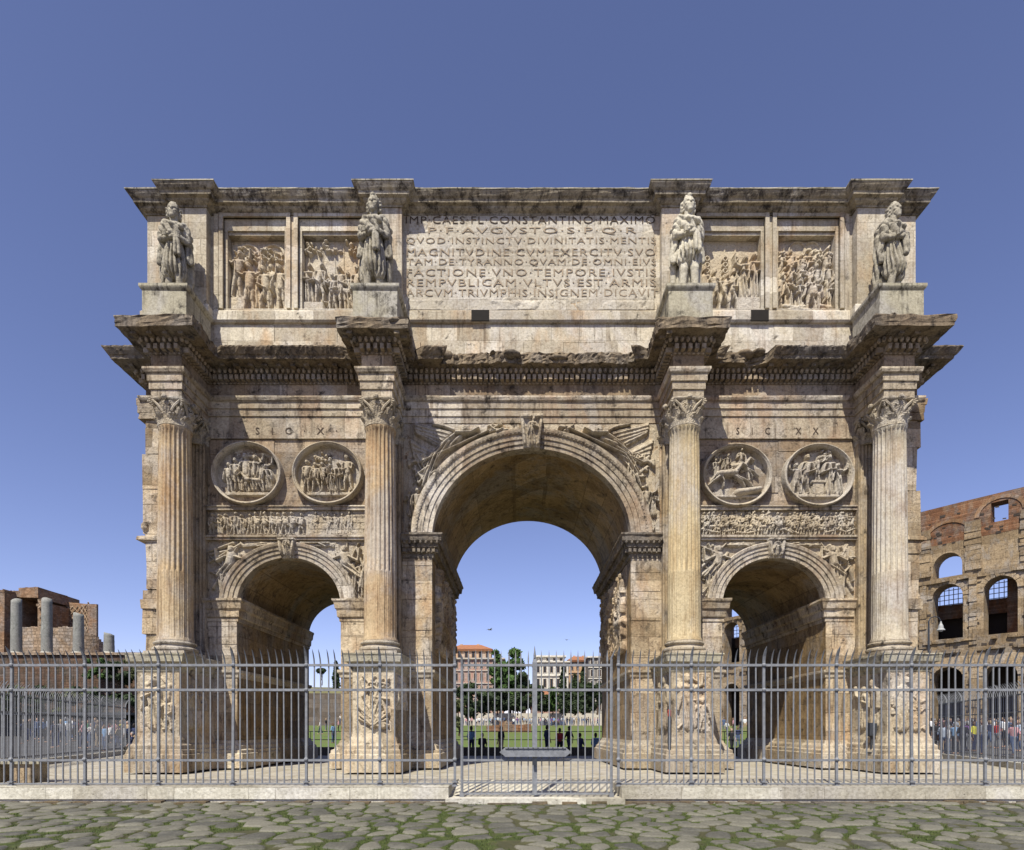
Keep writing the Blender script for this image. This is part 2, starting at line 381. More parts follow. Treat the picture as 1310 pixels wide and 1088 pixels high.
# ---------------------------------------------------------------- relief carving (height fields of real depth)
class Rel:
    def __init__(s, X, Z): s.X = X; s.Z = Z; s.H = np.zeros_like(X)
    def cap(s, x0, z0, x1, z1, r0, r1, h, fold=None):
        rm = max(r0, r1)
        m = np.where((s.X > min(x0, x1)-rm) & (s.X < max(x0, x1)+rm) & (s.Z > min(z0, z1)-rm) & (s.Z < max(z0, z1)+rm))
        if len(m[0]) == 0: return
        X = s.X[m]; Z = s.Z[m]; dx = x1-x0; dz = z1-z0; L = dx*dx+dz*dz+1e-9
        t = np.clip(((X-x0)*dx+(Z-z0)*dz)/L, 0, 1); d = np.hypot(X-x0-dx*t, Z-z0-dz*t); r = r0+(r1-r0)*t
        q = 1-(d/r)**2; ok = q > 0; v = np.where(ok, h*np.sqrt(np.maximum(q, 0)), 0)
        if fold:
            side = ((X-x0)*dz-(Z-z0)*dx)/math.sqrt(L)/np.maximum(r, 1e-3)
            v = np.where(ok, v*(1-.55*(.5+.5*np.sin(side*fold[0]+t*fold[1]+fold[2]))), 0)
        s.H[m] = np.maximum(s.H[m], v)
    def ring(s, x, z, r, w, h, a=.9, half=False):
        d = np.abs(np.hypot(s.X-x, (s.Z-z)/a)-r); q = 1-(d/w)**2
        v = np.where(q > 0, h*np.sqrt(np.maximum(q, 0)), 0)
        if half: v = np.where(s.Z > z, v, 0)
        s.H = np.maximum(s.H, v)
    def rect(s, x0, x1, z0, z1, h):
        s.H = np.where((s.X > x0) & (s.X < x1) & (s.Z > z0) & (s.Z < z1), np.maximum(s.H, h), s.H)
    def cut(s, x0, x1, z0, z1, h=0):
        s.H = np.where((s.X > x0) & (s.X < x1) & (s.Z > z0) & (s.Z < z1), h, s.H)
    def man(s, x, z, a, D, kind='tunic', rg=random, face=0):
        """a figure of height a standing on (x,z)"""
        q = rg.uniform; a = a*q(.9, 1.06); k = a
        lean = q(-.05, .05)*k; hx = x+lean*1.4+face*.02*k
        hip = (x, z+.5*k); ch = (x+lean, z+.74*k)
        if kind in ('tunic', 'soldier', 'nude'):
            sp = q(.05, .12)*k; b = q(-.04, .04)*k
            for sg in (-1, 1):
                kx = x+sg*sp*.9+b; s.cap(x+sg*.05*k, z+.46*k, kx, z+.26*k, .065*k, .05*k, D*.62)
                s.cap(kx, z+.26*k, kx+sg*.02*k+q(-.03, .03)*k, z+.04*k, .048*k, .032*k, D*.55); s.cap(kx+sg*.02*k, z+.03*k, kx+(sg*.04+face*.05)*k, z+.02*k, .03*k, .03*k, D*.5)
            s.cap(hip[0], hip[1]+.06*k, hip[0]+b*.5, hip[1]-.1*k, .1*k, .13*k, D*.8, (7, 3, q(0, 6)))
        else:
            s.cap(x, z+.55*k, x+q(-.03, .03)*k, z+.1*k, .11*k, .15*k, D*.8, (q(8, 12), q(2, 5), q(0, 6)))
            s.cap(x-.05*k, z+.05*k, x-.05*k, z+.02*k, .04*k, .04*k, D*.5); s.cap(x+.06*k, z+.05*k, x+.06*k, z+.02*k, .04*k, .04*k, D*.5)
        s.cap(hip[0], hip[1], ch[0], ch[1], .1*k, .125*k, D*.85, (4, 2, q(0, 6)) if kind == 'robe' else None)
        s.cap(ch[0]-.1*k, ch[1]+.03*k, ch[0]+.1*k, ch[1]+.03*k, .06*k, .06*k, D*.8)
        s.cap(ch[0], ch[1]+.05*k, hx, z+.86*k, .045*k, .04*k, D*.75)
        s.cap(hx, z+.89*k, hx+face*.01*k, z+.945*k, .06*k, .068*k, D*1.0)
        s.cap(hx+.025*k*(face or .3), z+.9*k, hx+.03*k*(face or .3), z+.9*k, .03*k, .03*k, D*1.08)
        for sg in (-1, 1):
            sx = ch[0]+sg*.14*k; up = rg.random()
            ex, ez = sx+sg*q(-.03, .07)*k, ch[1]-q(.12, .19)*k
            if up < .2: ex, ez = sx+sg*.12*k, ch[1]+.06*k
            s.cap(sx, ch[1], ex, ez, .047*k, .04*k, D*.8)
            if up < .2: wx, wz = ex+sg*.02*k, ez+.2*k
            elif up < .6: wx, wz = x+sg*q(-.06, .1)*k, ez+q(-.1, .14)*k
            else: wx, wz = ex+q(-.03, .05)*k*sg, ez-.17*k
            s.cap(ex, ez, wx, wz, .038*k, .028*k, D*.95); s.cap(wx, wz, wx, wz, .034*k, .034*k, D*1.0)
        if kind == 'soldier':
            s.cap(x+face*.07*k, z+.52*k, x+face*.07*k, z+.6*k, .15*k, .15*k, D*.92)
    def horse(s, x, z, a, D, f=1, run=.25):
        s.cap(x-.35*a*f, z+.6*a, x+.3*a*f, z+.66*a, .17*a, .16*a, D)
        s.cap(x+.32*a*f, z+.7*a, x+.55*a*f, z+1.0*a, .13*a, .08*a, D); s.cap(x+.55*a*f, z+1.02*a, x+.76*a*f, z+.86*a, .075*a, .05*a, D*1.05)
        s.cap(x-.48*a*f, z+.66*a, x-.7*a*f, z+.35*a, .05*a, .03*a, D*.6)
        for lx, o in ((-.38, -run), (-.3, run*.3), (.28, run), (.36, run*1.5)):
            s.cap(x+lx*a*f, z+.5*a, x+(lx+o*.6)*a*f, z+.28*a, .075*a, .045*a, D*.8); s.cap(x+(lx+o*.6)*a*f, z+.28*a, x+(lx+o*1.0-.06)*a*f, z+.04*a, .04*a, .03*a, D*.7)
    def tree(s, x, z, h, D, rg=random):
        s.cap(x, z, x+.05, z+h*.6, .05, .035, D*.4)
        for i in range(26): qx = x+rg.uniform(-.32, .32)*h*.6; qz = z+h*rg.uniform(.6, 1); s.cap(qx, qz, qx+rg.uniform(-.06, .06), qz+rg.uniform(-.05, .05), .05, .03, D*rg.uniform(.3, .75))
    def finish(s, wear=.012, seed=0, chip=.0):
        s.H += (fbm(s.X*9, s.Z*9, seed)-.5)*wear*2+(fbm(s.X*30, s.Z*30, seed+5, 2)-.5)*wear
        s.H += (fbm(s.X*2.2, s.Z*2.2, seed+9)-.5)*wear*1.5
        if chip:
            c = fbm(s.X*1.7, s.Z*1.7, seed+3); s.H = np.where(c > .62, s.H*(1-chip), s.H)
        return s.H
def grid(x0, x1, z0, z1, res):
    nx = max(2, int((x1-x0)/res)); nz = max(2, int((z1-z0)/res))
    return np.meshgrid(np.linspace(x0, x1, nx), np.linspace(z0, z1, nz))
def quads(nz, nx):
    i = np.arange(nz*nx).reshape(nz, nx)
    return np.stack([i[:-1, :-1], i[:-1, 1:], i[1:, 1:], i[1:, :-1]], -1).reshape(-1, 4)
def relmesh(name, rel, mat, parent, base=0., mp=None, rim=.03, **k):
    """front-facing sheet with a rim that closes it back to the wall"""
    X, Z, H = rel.X, rel.Z, rel.H.copy()
    Y = -(H+base)
    V = np.stack([X, Y, Z], -1)
    # rim: duplicate border pushed back
    pad = lambda A: np.pad(A, ((1, 1), (1, 1), (0, 0)), mode='edge')
    V = pad(V); V[0, :, 1] = rim; V[-1, :, 1] = rim; V[:, 0, 1] = rim; V[:, -1, 1] = rim
    nz, nx = V.shape[:2]; P = V.reshape(-1, 3)
    if mp is not None: P = mp(P)
    o = mkobj(name, P, quads(nz, nx), mat, parent, True); return tag(o, **k)

# ---------------------------------------------------------------- the arch
C0 = .46
XL, XR = C0-12.6, C0+12.6
TH = 6.7
CX = [C0-11.05, C0-4.7, C0+4.7, C0+11.05]
SX = [C0-7.95, C0+7.95]
HC, HS = 3.256, 1.70
ZC, ZS = 7.57, 5.41
arch = empty('triumphal_arch', (0, 0, 0), label='huge ancient marble triumphal arch with three openings behind the grey railings', cat='triumphal arch')

# main body, three bays
body = MB(); rvC = MB(); rvS = MB(); rvT = MB()
mp = lambda s, z, d: (s, d, z)
ZT = 13.36
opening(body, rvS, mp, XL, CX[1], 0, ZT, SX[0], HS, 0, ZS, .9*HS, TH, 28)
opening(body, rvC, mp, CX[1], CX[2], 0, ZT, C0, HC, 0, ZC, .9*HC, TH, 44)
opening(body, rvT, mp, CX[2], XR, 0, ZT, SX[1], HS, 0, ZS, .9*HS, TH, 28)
for x in (XL, XR): body.add([(x, 0, 0), (x, TH, 0), (x, TH, ZT), (x, 0, ZT)], [(0, 1, 2, 3)])
body.add([(XL, 0, ZT), (XR, 0, ZT), (XR, TH, ZT), (XL, TH, ZT)], [(0, 1, 2, 3)])
body.build('wall', M['wall'], arch)
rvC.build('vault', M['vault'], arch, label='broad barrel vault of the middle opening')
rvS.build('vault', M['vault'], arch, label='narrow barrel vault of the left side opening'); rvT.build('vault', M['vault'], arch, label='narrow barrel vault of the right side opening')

# rough ends: eroded corner blocks
rg = random.Random(3)
for sd in (0, 1):
    rb = MB(); z = 3.56; pv = 0
    while z < 11.35:
        h = rg.uniform(.7, 1.5); h = min(h, 11.37-z) if 11.37-z > .5 else 11.37-z
        pv = rg.choice([.0, .02, .05, .12, .03]); 
        if sd == 0: rb.box(XL-pv, XL+.55, -rg.uniform(.02, .07), 1.2, z, z+h-.008, .025)
        else: rb.box(XR-.5, XR+pv, -rg.uniform(.02, .07), 1.2, z, z+h-.008, .025)
        z += h
    for zz, e_, hh in ((7.5, .28, .14), (11.42, .2, .22), (11.66, .24, .24), (11.92, .3, .2), (5.25, .16, .3)):
        if sd == 0: rb.box(XL-e_, XL+.5, -.12, 1.6, zz, zz+hh, .025)
        else: rb.box(XR-.5, XR+e_, -.12, 1.6, zz, zz+hh, .025)
    for q in range(10):
        xx = XL if sd == 0 else XR
        n0 = len(rb.v); rb.ell((xx+rg.uniform(-.06, .06), rg.uniform(-.05, .3), rg.choice([7.7, 8.0, 8.3, 5.4, 5.6])+rg.uniform(-.1, .1)), (.14, .16, .18), 8, 5)
    rb.build('corner_block', M['wall'], arch, label='rough eroded corner blocks on the %s end' % ('left', 'right')[sd])

# --- breakout path of the entablature
def bpath(offs, hw, y, x0=XL, x1=XR, back=TH, yb=0):
    P = [(x0, back), (x0, yb)]
    for cx in offs: P += [(cx-hw, yb), (cx-hw, y), (cx+hw, y), (cx+hw, yb)]
    return P+[(x1, yb), (x1, back)]
PE = bpath(CX, .43, -1.55)
# architrave: three fasciae
ar = MB()
ar.sweep(PE, [(-.02, 11.35), (.03, 11.35), (.03, 11.55), (.07, 11.56), (.07, 11.78), (.11, 11.79), (.11, 11.98), (.17, 12.03), (.2, 12.1), (.2, 12.16), (-.02, 12.17)], step=.5, jit=.008)
ar.build('architrave', M['moulding'], arch)
fr = MB()
fr.sweep(PE, [(-.02, 12.16), (.03, 12.16), (.03, 12.62), (-.02, 12.63)], step=.7, jit=.0)
fr.build('entablature_frieze', M['frieze'], arch)
# top slabs closing the blocks
# main cornice, broken along the middle and the right
def dmg(x, y):
    for ci, cx in enumerate(CX):
        if abs(x-cx) < .5 and y < -.03: return (.70, .56, .60, .74)[ci]+(.16, .26, .3, .24)[ci]*(fb1(x*2.1+y*1.7, 1)-.5)+.12*(fb1(x*6+y*5, 2)-.5)
    n = fb1(x*1.9+y*1.3, 1); n2 = fb1(x*6+y*5, 2)
    if -2.9 < x < 4.3 and y > -1.1: return .40+.38*(n-.3)+.25*(n2-.5)
    if 5.9 < x < 7.9 and y > -1.1: return .34+.45*(n-.3)+.2*(n2-.5)
    if 4.3 <= x < 6.2 and y < -1.2: return .50+.55*(n-.35)+.25*(n2-.5)
    if -5.6 < x < -3.2 and y < -1.2: return .62+.5*(n-.35)+.2*(n2-.5)
    if x < -8.5 and y < -1.2: return .72+.35*(n-.3)+.15*(n2-.5)
    if x > 10 and y < -1: return .55+.5*(n-.35)+.2*(n2-.5)
    return .88+.12*(n-.3)
co = MB()
co.sweep(PE, [(-.02, 12.60), (.05, 12.6), (.08, 12.66), (.08, 12.70), (.08, 12.82), (.18, 12.84), (.20, 12.86), (.22, 12.94), (.30, 13.0), (.72, 13.03), (.74, 13.12), (.78, 13.14), (.84, 13.22), (.90, 13.30), (.90, 13.34), (.5, 13.37), (-.02, 13.40)], step=.09, cut=dmg, jit=.013)
dn = MB()
dn.along(PE, .08, .172, lambda p, d, n: dn.obox(p, d, n, .055, -.02, .17, 12.665, 12.82, .004))
dn.along(PE, .06, .13, lambda p, d, n: dn.ell((p.x, p.y, 12.62), (.045, .04, .035), 6, 3))
dn.build('dentil_row', M['dentil'], arch)
eg = MB(); eg.along(PE, .27, .17, lambda p, d, n: eg.ell((p.x, p.y, 12.92), (.062, .07, .085), 8, 5))
eg.build('egg_moulding', M['dentil'], arch, True)
co.along(PE, .5, .42, lambda p, d, n: co.obox(p, d, n, .075, -.22, .02, 12.93, 13.03, .012), cut=lambda x, y: dmg(x, y)-.12)
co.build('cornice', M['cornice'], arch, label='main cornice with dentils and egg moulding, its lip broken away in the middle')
# broken lumps of stone lying along the damaged stretches
rg = random.Random(5)
def rock(mb, c, r, rg, n=9, m=6):
    V0 = len(mb.v); mb.ell(c, r, n, m)
    for i in range(V0, len(mb.v)):
        p = mb.v[i]; k = .72+.6*float(vnoise(np.array([p[0]*4.1]), np.array([p[2]*4.7+p[1]*3.3]), 3)[0])
        mb.v[i] = tuple(c[a]+(p[a]-c[a])*k for a in range(3))
for x0, x1, n in ((-3.0, 4.0, 30), (5.9, 8.4, 14)):
    lump = MB()
    for i in range(n):
        x = rg.uniform(x0, x1); rock(lump, (x, rg.uniform(-.5, -.1), rg.uniform(13.2, 13.42)), (rg.uniform(.1, .34), rg.uniform(.12, .3), rg.uniform(.05, .16)), rg)
    lump.build('broken_cornice_stone', M['cornice'], arch, True)
for cx in CX:
    lump = MB()
    for i in range(9): rock(lump, (cx+rg.uniform(-1., 1.), rg.uniform(-2.1, -1.5), rg.uniform(13.25, 13.38)), (rg.uniform(.1, .25), rg.uniform(.1, .25), rg.uniform(.05, .1)), rg, 8, 5)
    lump.build('broken_cornice_stone', M['cornice'], arch, True)

# --- blocks over columns are filled by plain cores
for cx in CX: core = MB(); core.box(cx-.435, cx+.435, -1.555, .02, 11.352, 13.34); core.build('entablature_block', M['frieze'], arch)

# --- attic
at = MB()
ZB, ZA = 13.3, 18.32
pan = [(C0-10.1, C0-8.02), (C0-7.65, C0-5.5), (C0+5.5, C0+7.65), (C0+8.02, C0+10.1)]
xs = [XL]
for a, b in pan: xs += [a, b]
xs.append(XR)
for i in range(0, len(xs), 2): at.box(xs[i], xs[i+1], 0, .9, 14.95, ZA)
at.box(XL, XR, .002, .9, ZB, 14.95); at.box(XL+.003, XR-.003, .9, TH-.003, ZB, ZA)
for a, b in pan: at.box(a, b, .003, .9, 14.95, 15.12); at.box(a, b, .003, .9, 18.1, ZA)
at.build('attic_wall', M['attic'], arch)
HWA = .52
AX = [C0-11.03, C0-4.72, C0+4.72, C0+11.03]
PA = bpath(AX, HWA, -.3)
for cx in AX: ap = MB(); ap.box(cx-HWA, cx+HWA, -.3, .05, 13.3, ZA); ap.build('attic_pier', M['attic'], arch)
# narrow strips and frames beside the panels
for a, b in pan:
    stp = MB()
    for (p, q) in ((a-.13, a), (b, b+.13)): stp.box(p, q, -.07, .05, 15.1, 18.22); 
    stp.box(a-.13, b+.13, -.06, .05, 18.1, 18.225)
    stp.box(a+.003, a+.1, .06, .5, 15.12, 18.1); stp.box(b-.1, b-.003, .06, .5, 15.12, 18.1)
    stp.box(a+.1, b-.1, .06, .5, 17.72, 18.1); stp.box(a+.1, b-.1, .12, .5, 17.62, 17.72); stp.build('panel_frame', M['attic'], arch)
for x in (C0-10.33, C0+10.33): stp = MB(); stp.box(x-.07, x+.07, -.045, .05, 14.96, 18.24); stp.build('pilaster_strip', M['attic'], arch)
lg = MB()
PL = bpath(AX, HWA, -.3, back=TH)
lg.sweep(PL, [(-.02, 14.58), (.10, 14.60), (.15, 14.66), (.15, 14.93), (.11, 14.98), (.03, 15.0), (-.02, 15.0)], step=.6, jit=.006)
lg.build('attic_ledge', M['attic'], arch)
bs = MB(); rg = random.Random(8)
x = XL+.1
while x < XR-.3:
    w = rg.uniform(.9, 1.7); x2 = min(x+w, XR-.05)
    bs.box(x, x2-.012, -rg.uniform(.03, .06), .3, 13.42, 13.98+rg.uniform(-.01, .01), .004); x = x2
x = XL+.1
while x < XR-.3:
    w = rg.uniform(1.2, 2.4); x2 = min(x+w, XR-.05)
    bs.box(x, x2-.012, -rg.uniform(.02, .035), .3, 13.99, 14.6, .003); x = x2
bs.build('attic_base_course', M['attic'], arch)
for x0_ in (-1.5, 7.6): hl = MB(); hl.box(x0_, x0_+.58, -.156, .1, 14.62, 14.97); hl.build('drain_hole_shade', M['dark'], arch)  # solid boxes in the ledge, painted dark like the shade of open holes
cn = MB()
cn.sweep(PA, [(-.02, 18.16), (.04, 18.16), (.04, 18.2), (.1, 18.23), (.16, 18.28), (.18, 18.33), (.28, 18.36), (.3, 18.45), (.32, 18.47), (.36, 18.50), (.40, 18.56), (.43, 18.61), (.43, 18.64), (-.02, 18.66)], step=.4, jit=.006)
cn.box(XL+.02, XR-.02, .02, TH-.02, 18.4, 18.645)
for cx in AX: cn.box(cx-HWA+.02, cx+HWA-.02, -.28, .1, 18.3, 18.642)
cn.build('attic_cornice', M['cornicet'], arch)
cap_ = MB(); PA2 = bpath(AX, HWA, -.3)
cap_.sweep(PA2, [(-.3, 18.645), (.41, 18.64), (.455, 18.645), (.455, 18.68), (-.3, 18.69)], step=.35, jit=.01)
cap_.box(XL-.2, XR+.2, .0, TH, 18.65, 18.685)
cap_.build('roof_slab', M['plinth'], arch)

# --- inscription slab with lettering
Xs, Zs = grid(C0-4.02, C0+4.02, 15.04, 18.2, .04)
rl = Rel(Xs, Zs); rl.H += .012
crk = fbm(Xs*1.1, Zs*1.1, 44, 5)
rl.H -= np.where(np.abs(crk-.5) < .006, .03, 0); rl.H += np.where(crk > .5, .008, 0)*(Zs < 15.8)
for zz in (16.95,): rl.H -= np.where(np.abs(Zs-zz-.05*(fbm(Xs*1.5, Zs*0, 45)-.5)) < .022, .02, 0)*(Xs < C0+3.2)
lo = 15.22+.22*fbm(Xs*.8, Xs*0, 46); rl.H += np.where(Zs < lo, .03, 0)*(fbm(Xs*.6, Zs*.6, 47) > .45)
relmesh('inscription_slab', rl, M['slab'], arch, .004)
def text(s, z, h, x0, x1, y, name='lettering', par=None, mat=None, bold=.0):
    cu = bpy.data.curves.new('t', 'FONT'); cu.body = s; cu.extrude = .004; cu.offset = bold; cu.resolution_u = 2; cu.space_character = 1.12
    o = bpy.data.objects.new('t', cu); COL.objects.link(o)
    bpy.context.view_layer.update()
    me = bpy.data.meshes.new_from_object(o.evaluated_get(bpy.context.evaluated_depsgraph_get()))
    bpy.data.objects.remove(o)
    co_ = np.array([v.co[:] for v in me.vertices]); a, b = co_[:, 0].min(), co_[:, 0].max()
    c, d = co_[:, 1].min(), co_[:, 1].max()
    fc = [tuple(p.vertices) for p in me.polygons]; bpy.data.meshes.remove(me)
    V = np.stack([x0+(co_[:, 0]-a)/(b-a)*(x1-x0), y-co_[:, 2], z+(co_[:, 1]-c)/(d-c)*h], -1)
    return V, fc
rows = [('IMP\u00b7CAES\u00b7FL\u00b7CONSTANTINO\u00b7MAXIMO', 517, 838, 287), ('P\u00b7F\u00b7AVGVSTO\u00b7S\u00b7P\u00b7Q\u00b7R', 548, 814, 301), ('QVOD\u00b7INSTINCTV\u00b7DIVINITATIS\u00b7MENTIS', 517, 839, 314), ('MAGNITVDINE\u00b7CVM\u00b7EXERCITV\u00b7SVO', 518, 838, 328),
        ('TAM\u00b7DE\u00b7TYRANNO\u00b7QVAM\u00b7DE\u00b7OMNI\u00b7EIVS', 518, 839, 341), ('FACTIONE\u00b7VNO\u00b7TEMPORE\u00b7IVSTIS', 518, 839, 354), ('REMPVBLICAM\u00b7VLTVS\u00b7EST\u00b7ARMIS', 518, 839, 367), ('ARCVM\u00b7TRIVMPHIS\u00b7INSIGNEM\u00b7DICAVIT', 517, 842, 380)]
for s, a, b, py in rows:
    A = W(a, py, 0); B = W(b, py, 0)
    V, fc = text(s, A.z-.005, .235, A.x+(.06 if a < 520 else 0), B.x, -.031, bold=-.006); tm = MB(); tm.add(V, fc); tm.build('inscription_lettering', M['letterD' if py == 287 else 'letter'], arch)
for s, a, b in (('S   I   C   \u00b7   X   \u00b7', 328, 432), ('S    I    C    \u00b7    X    X', 941, 1046)):
    A = W(a, 557, 0); B = W(b, 557, 0)
    V, fc = text(s, A.z, .22, A.x, B.x, -.066, bold=0); tm = MB(); tm.add(V, fc); tm.build('inscription_lettering', M['letterD'], arch)

# --- reliefs of the attic
def attic_scene(k, a, b):
    X, Z = grid(a+.103, b-.103, 15.123, 17.617, .0125); r = Rel(X, Z); rg = random.Random(20+k); w = b-a; x0 = a+.1; x1 = b-.1; z0 = 15.14
    D = .30
    if k == 0:
        for i in range(2):
            cx = x0+.55+i*.85; r.ring(cx, 17.1, .36, .05, .08, 1., True)
            for j in range(34): qx = cx+rg.uniform(-.36, .36); qz = 17.0+rg.uniform(-.16, .28); r.cap(qx, qz, qx+rg.uniform(-.06, .06), qz+rg.uniform(-.05, .05), .055, .04, rg.uniform(.08, .22))
        for x in (x0+.2, x0+.92, x0+1.2, x1-.1, x0+.75, x1-.35): r.rect(x-.035, x+.035, z0, 17.1, .05)
        r.rect(x0, x0+.5, z0, z0+.5, .16); r.man(x0+.25, z0+.5, 1.5, D, 'tunic', rg, 1)
        for i, x in enumerate((.65, .95, 1.2, 1.45, 1.7)): r.man(x0+x, z0+(.2 if i % 2 else 0), 1.38+rg.uniform(-.08, .15), D*(.8 if i % 2 else 1.1), rg.choice(['robe', 'tunic']), rg, -1)
    elif k == 1:
        r.rect(x0, x0+.65, z0, z0+.32, .2); r.man(x0+.15, z0+.32, 1.35, D, 'robe', rg, 1); r.man(x0+.5, z0+.32, 1.4, D*1.1, 'tunic', rg, 1)
        for x in (.15, .6, 1.0, 1.3): r.rect(x0+x-.015, x0+x+.015, z0, 17.4, .05)
        for j in range(40): qx = x0+rg.uniform(.0, 1.75); qz = 17.1+rg.uniform(0, .42); r.cap(qx, qz, qx+rg.uniform(-.07, .07), qz+rg.uniform(-.06, .06), .06, .04, rg.uniform(.07, .2))
        for x, h in ((.95, 1.3), (1.25, 1.45), (1.5, 1.35), (1.75, 1.45)): r.man(x0+x, z0, h, D*1.2, rg.choice(['robe', 'tunic']), rg, -1)
        r.horse(x0+1.35, z0+.1, .9, D*.9, -1, .2)
    elif k == 2:
        for x in (.25, .85, 1.2): 
            r.rect(x0+x-.02, x0+x+.02, z0+1, 17.3, .06)
            for q in range(4): r.ring(x0+x, 16.35+q*.2, .07, .045, .13, 1.)
        for x, h in ((.15, 1.4), (.5, 1.35), (.78, 1.3), (1.05, 1.42)): r.man(x0+x, z0, h, D*1.1, 'tunic', rg, 1)
        r.rect(x1-.75, x1, z0, z0+.45, .22); r.man(x1-.5, z0+.45, 1.45, D, 'robe', rg, -1); r.man(x1-.15, z0+.45, 1.45, D*1.1, 'robe', rg, -1)
    else:
        for x in (.35, .85): r.ring(x0+x+.4, 17.3, .27, .03, .06, 1.)
        for q in range(6): r.ring(x0+.52, 15.7+q*.28, .08, .05, .12, 1.)
        for row, n in ((1.25, 5), (.7, 6), (.0, 6)):
            for i in range(n): r.man(x0+.12+i*(w-.35)/(n-.6)+rg.uniform(-.06, .06), z0+row*.85, .95+.25*(row < .5)*rg.random(), D*(1.15-.3*row), rg.choice(['tunic', 'robe', 'soldier']), rg, rg.choice([-1, 1]))
        for j in range(40): qx = x0+rg.uniform(0, w-.25); qz = z0+rg.uniform(1.5, 2.1); r.cap(qx, qz, qx+rg.uniform(-.12, .12), qz+rg.uniform(-.08, .08), .08, .05, rg.uniform(.1, .24))
        for j in range(7): r.cap(x0+rg.uniform(.2, w-.3), z0+rg.uniform(0, .2), x0+rg.uniform(.2, w-.3), z0+rg.uniform(0, .25), .12, .09, .25)
    r.finish(.012, k*7)
    relmesh('relief_panel', r, M['relief2'], arch, -.36, rim=.45, label=['attic relief of a crowd before garlanded arches', 'attic relief of men with a horse and banners', 'attic relief of soldiers with tall standards before a dais', 'attic relief densely packed with figures under shields'][k])
for k, (a, b) in enumerate(pan): attic_scene(k, a, b)

# --- bay fields: band, mouldings, friezes, medallions
for sx in SX:
    fl = MB(); fw = MB()
    a, b = sx-2.75, sx+2.75
    for (z0, z1, o) in ((10.86, 11.36, .055), (8.47, 8.57, .13), (8.57, 8.61, .17), (7.50, 7.66, .12), (7.58, 7.64, .17)):
        q = MB() ; (fw if o == .055 else fl).box(a, b, -o, .05, z0, z1, .003)
    fl.box(a, b, -.08, .05, 10.82, 10.86)
    fl.build('string_moulding', M['moulding'], arch); fw.build('inscribed_band', M['moulding'], arch)
def frieze(k, a, b, n):
    X, Z = grid(a, b, 7.66, 8.47, .0125); r = Rel(X, Z); rg = random.Random(40+k); x = a+.12; i = 0
    while x < b-.1:
        u = (x-a)/(b-a)
        if n == 'march':
            if u < .62:
                if i % 3 == 0 and u < .35: r.horse(x+.1, 7.66, .52, .1, 1, .15)
                r.man(x, 7.68, .72+rg.uniform(-.04, .05), .19, 'soldier' if u > .3 else rg.choice(['tunic', 'robe']), rg, 1); x += rg.uniform(.2, .3)
            else:
                if rg.random() < .55: r.man(x, 7.7+rg.uniform(0, .1), .68, .11, 'tunic', rg, 1)
                x += .22
        else:
            for rr in range(2): r.man(x+rg.uniform(-.08, .08), 7.66+rr*.2+rg.uniform(-.03, .03), .55, .21-.05*rr, rg.choice(['tunic', 'soldier']), rg, rg.choice([-1, 1]))
            if rg.random() < .3: r.horse(x, 7.68, .42, .13, rg.choice([-1, 1]), .2)
            if rg.random() < .6: r.cap(x-.12, 7.7+rg.uniform(0, .2), x+.15, 7.7+rg.uniform(0, .25), .05, .04, .13)
            x += .17
        i += 1
    if n == 'march':
        r.H = np.where((X > a+(b-a)*.62), np.maximum(r.H, np.where((np.mod(Z-7.66, .2) > .015) & (np.mod(X+.12*np.floor((Z-7.66)/.2), .42) > .02), .035, 0)), r.H)
    r.finish(.014, 60+k)
    relmesh('long_frieze_relief', r, M['relief'], arch, .01, label=['long relief frieze of marching soldiers over the left side opening', 'long relief frieze of a crowded battle over the right side opening'][k])
frieze(0, SX[0]-2.6, SX[0]+2.6, 'march'); frieze(1, SX[1]-2.6, SX[1]+2.6, 'battle')

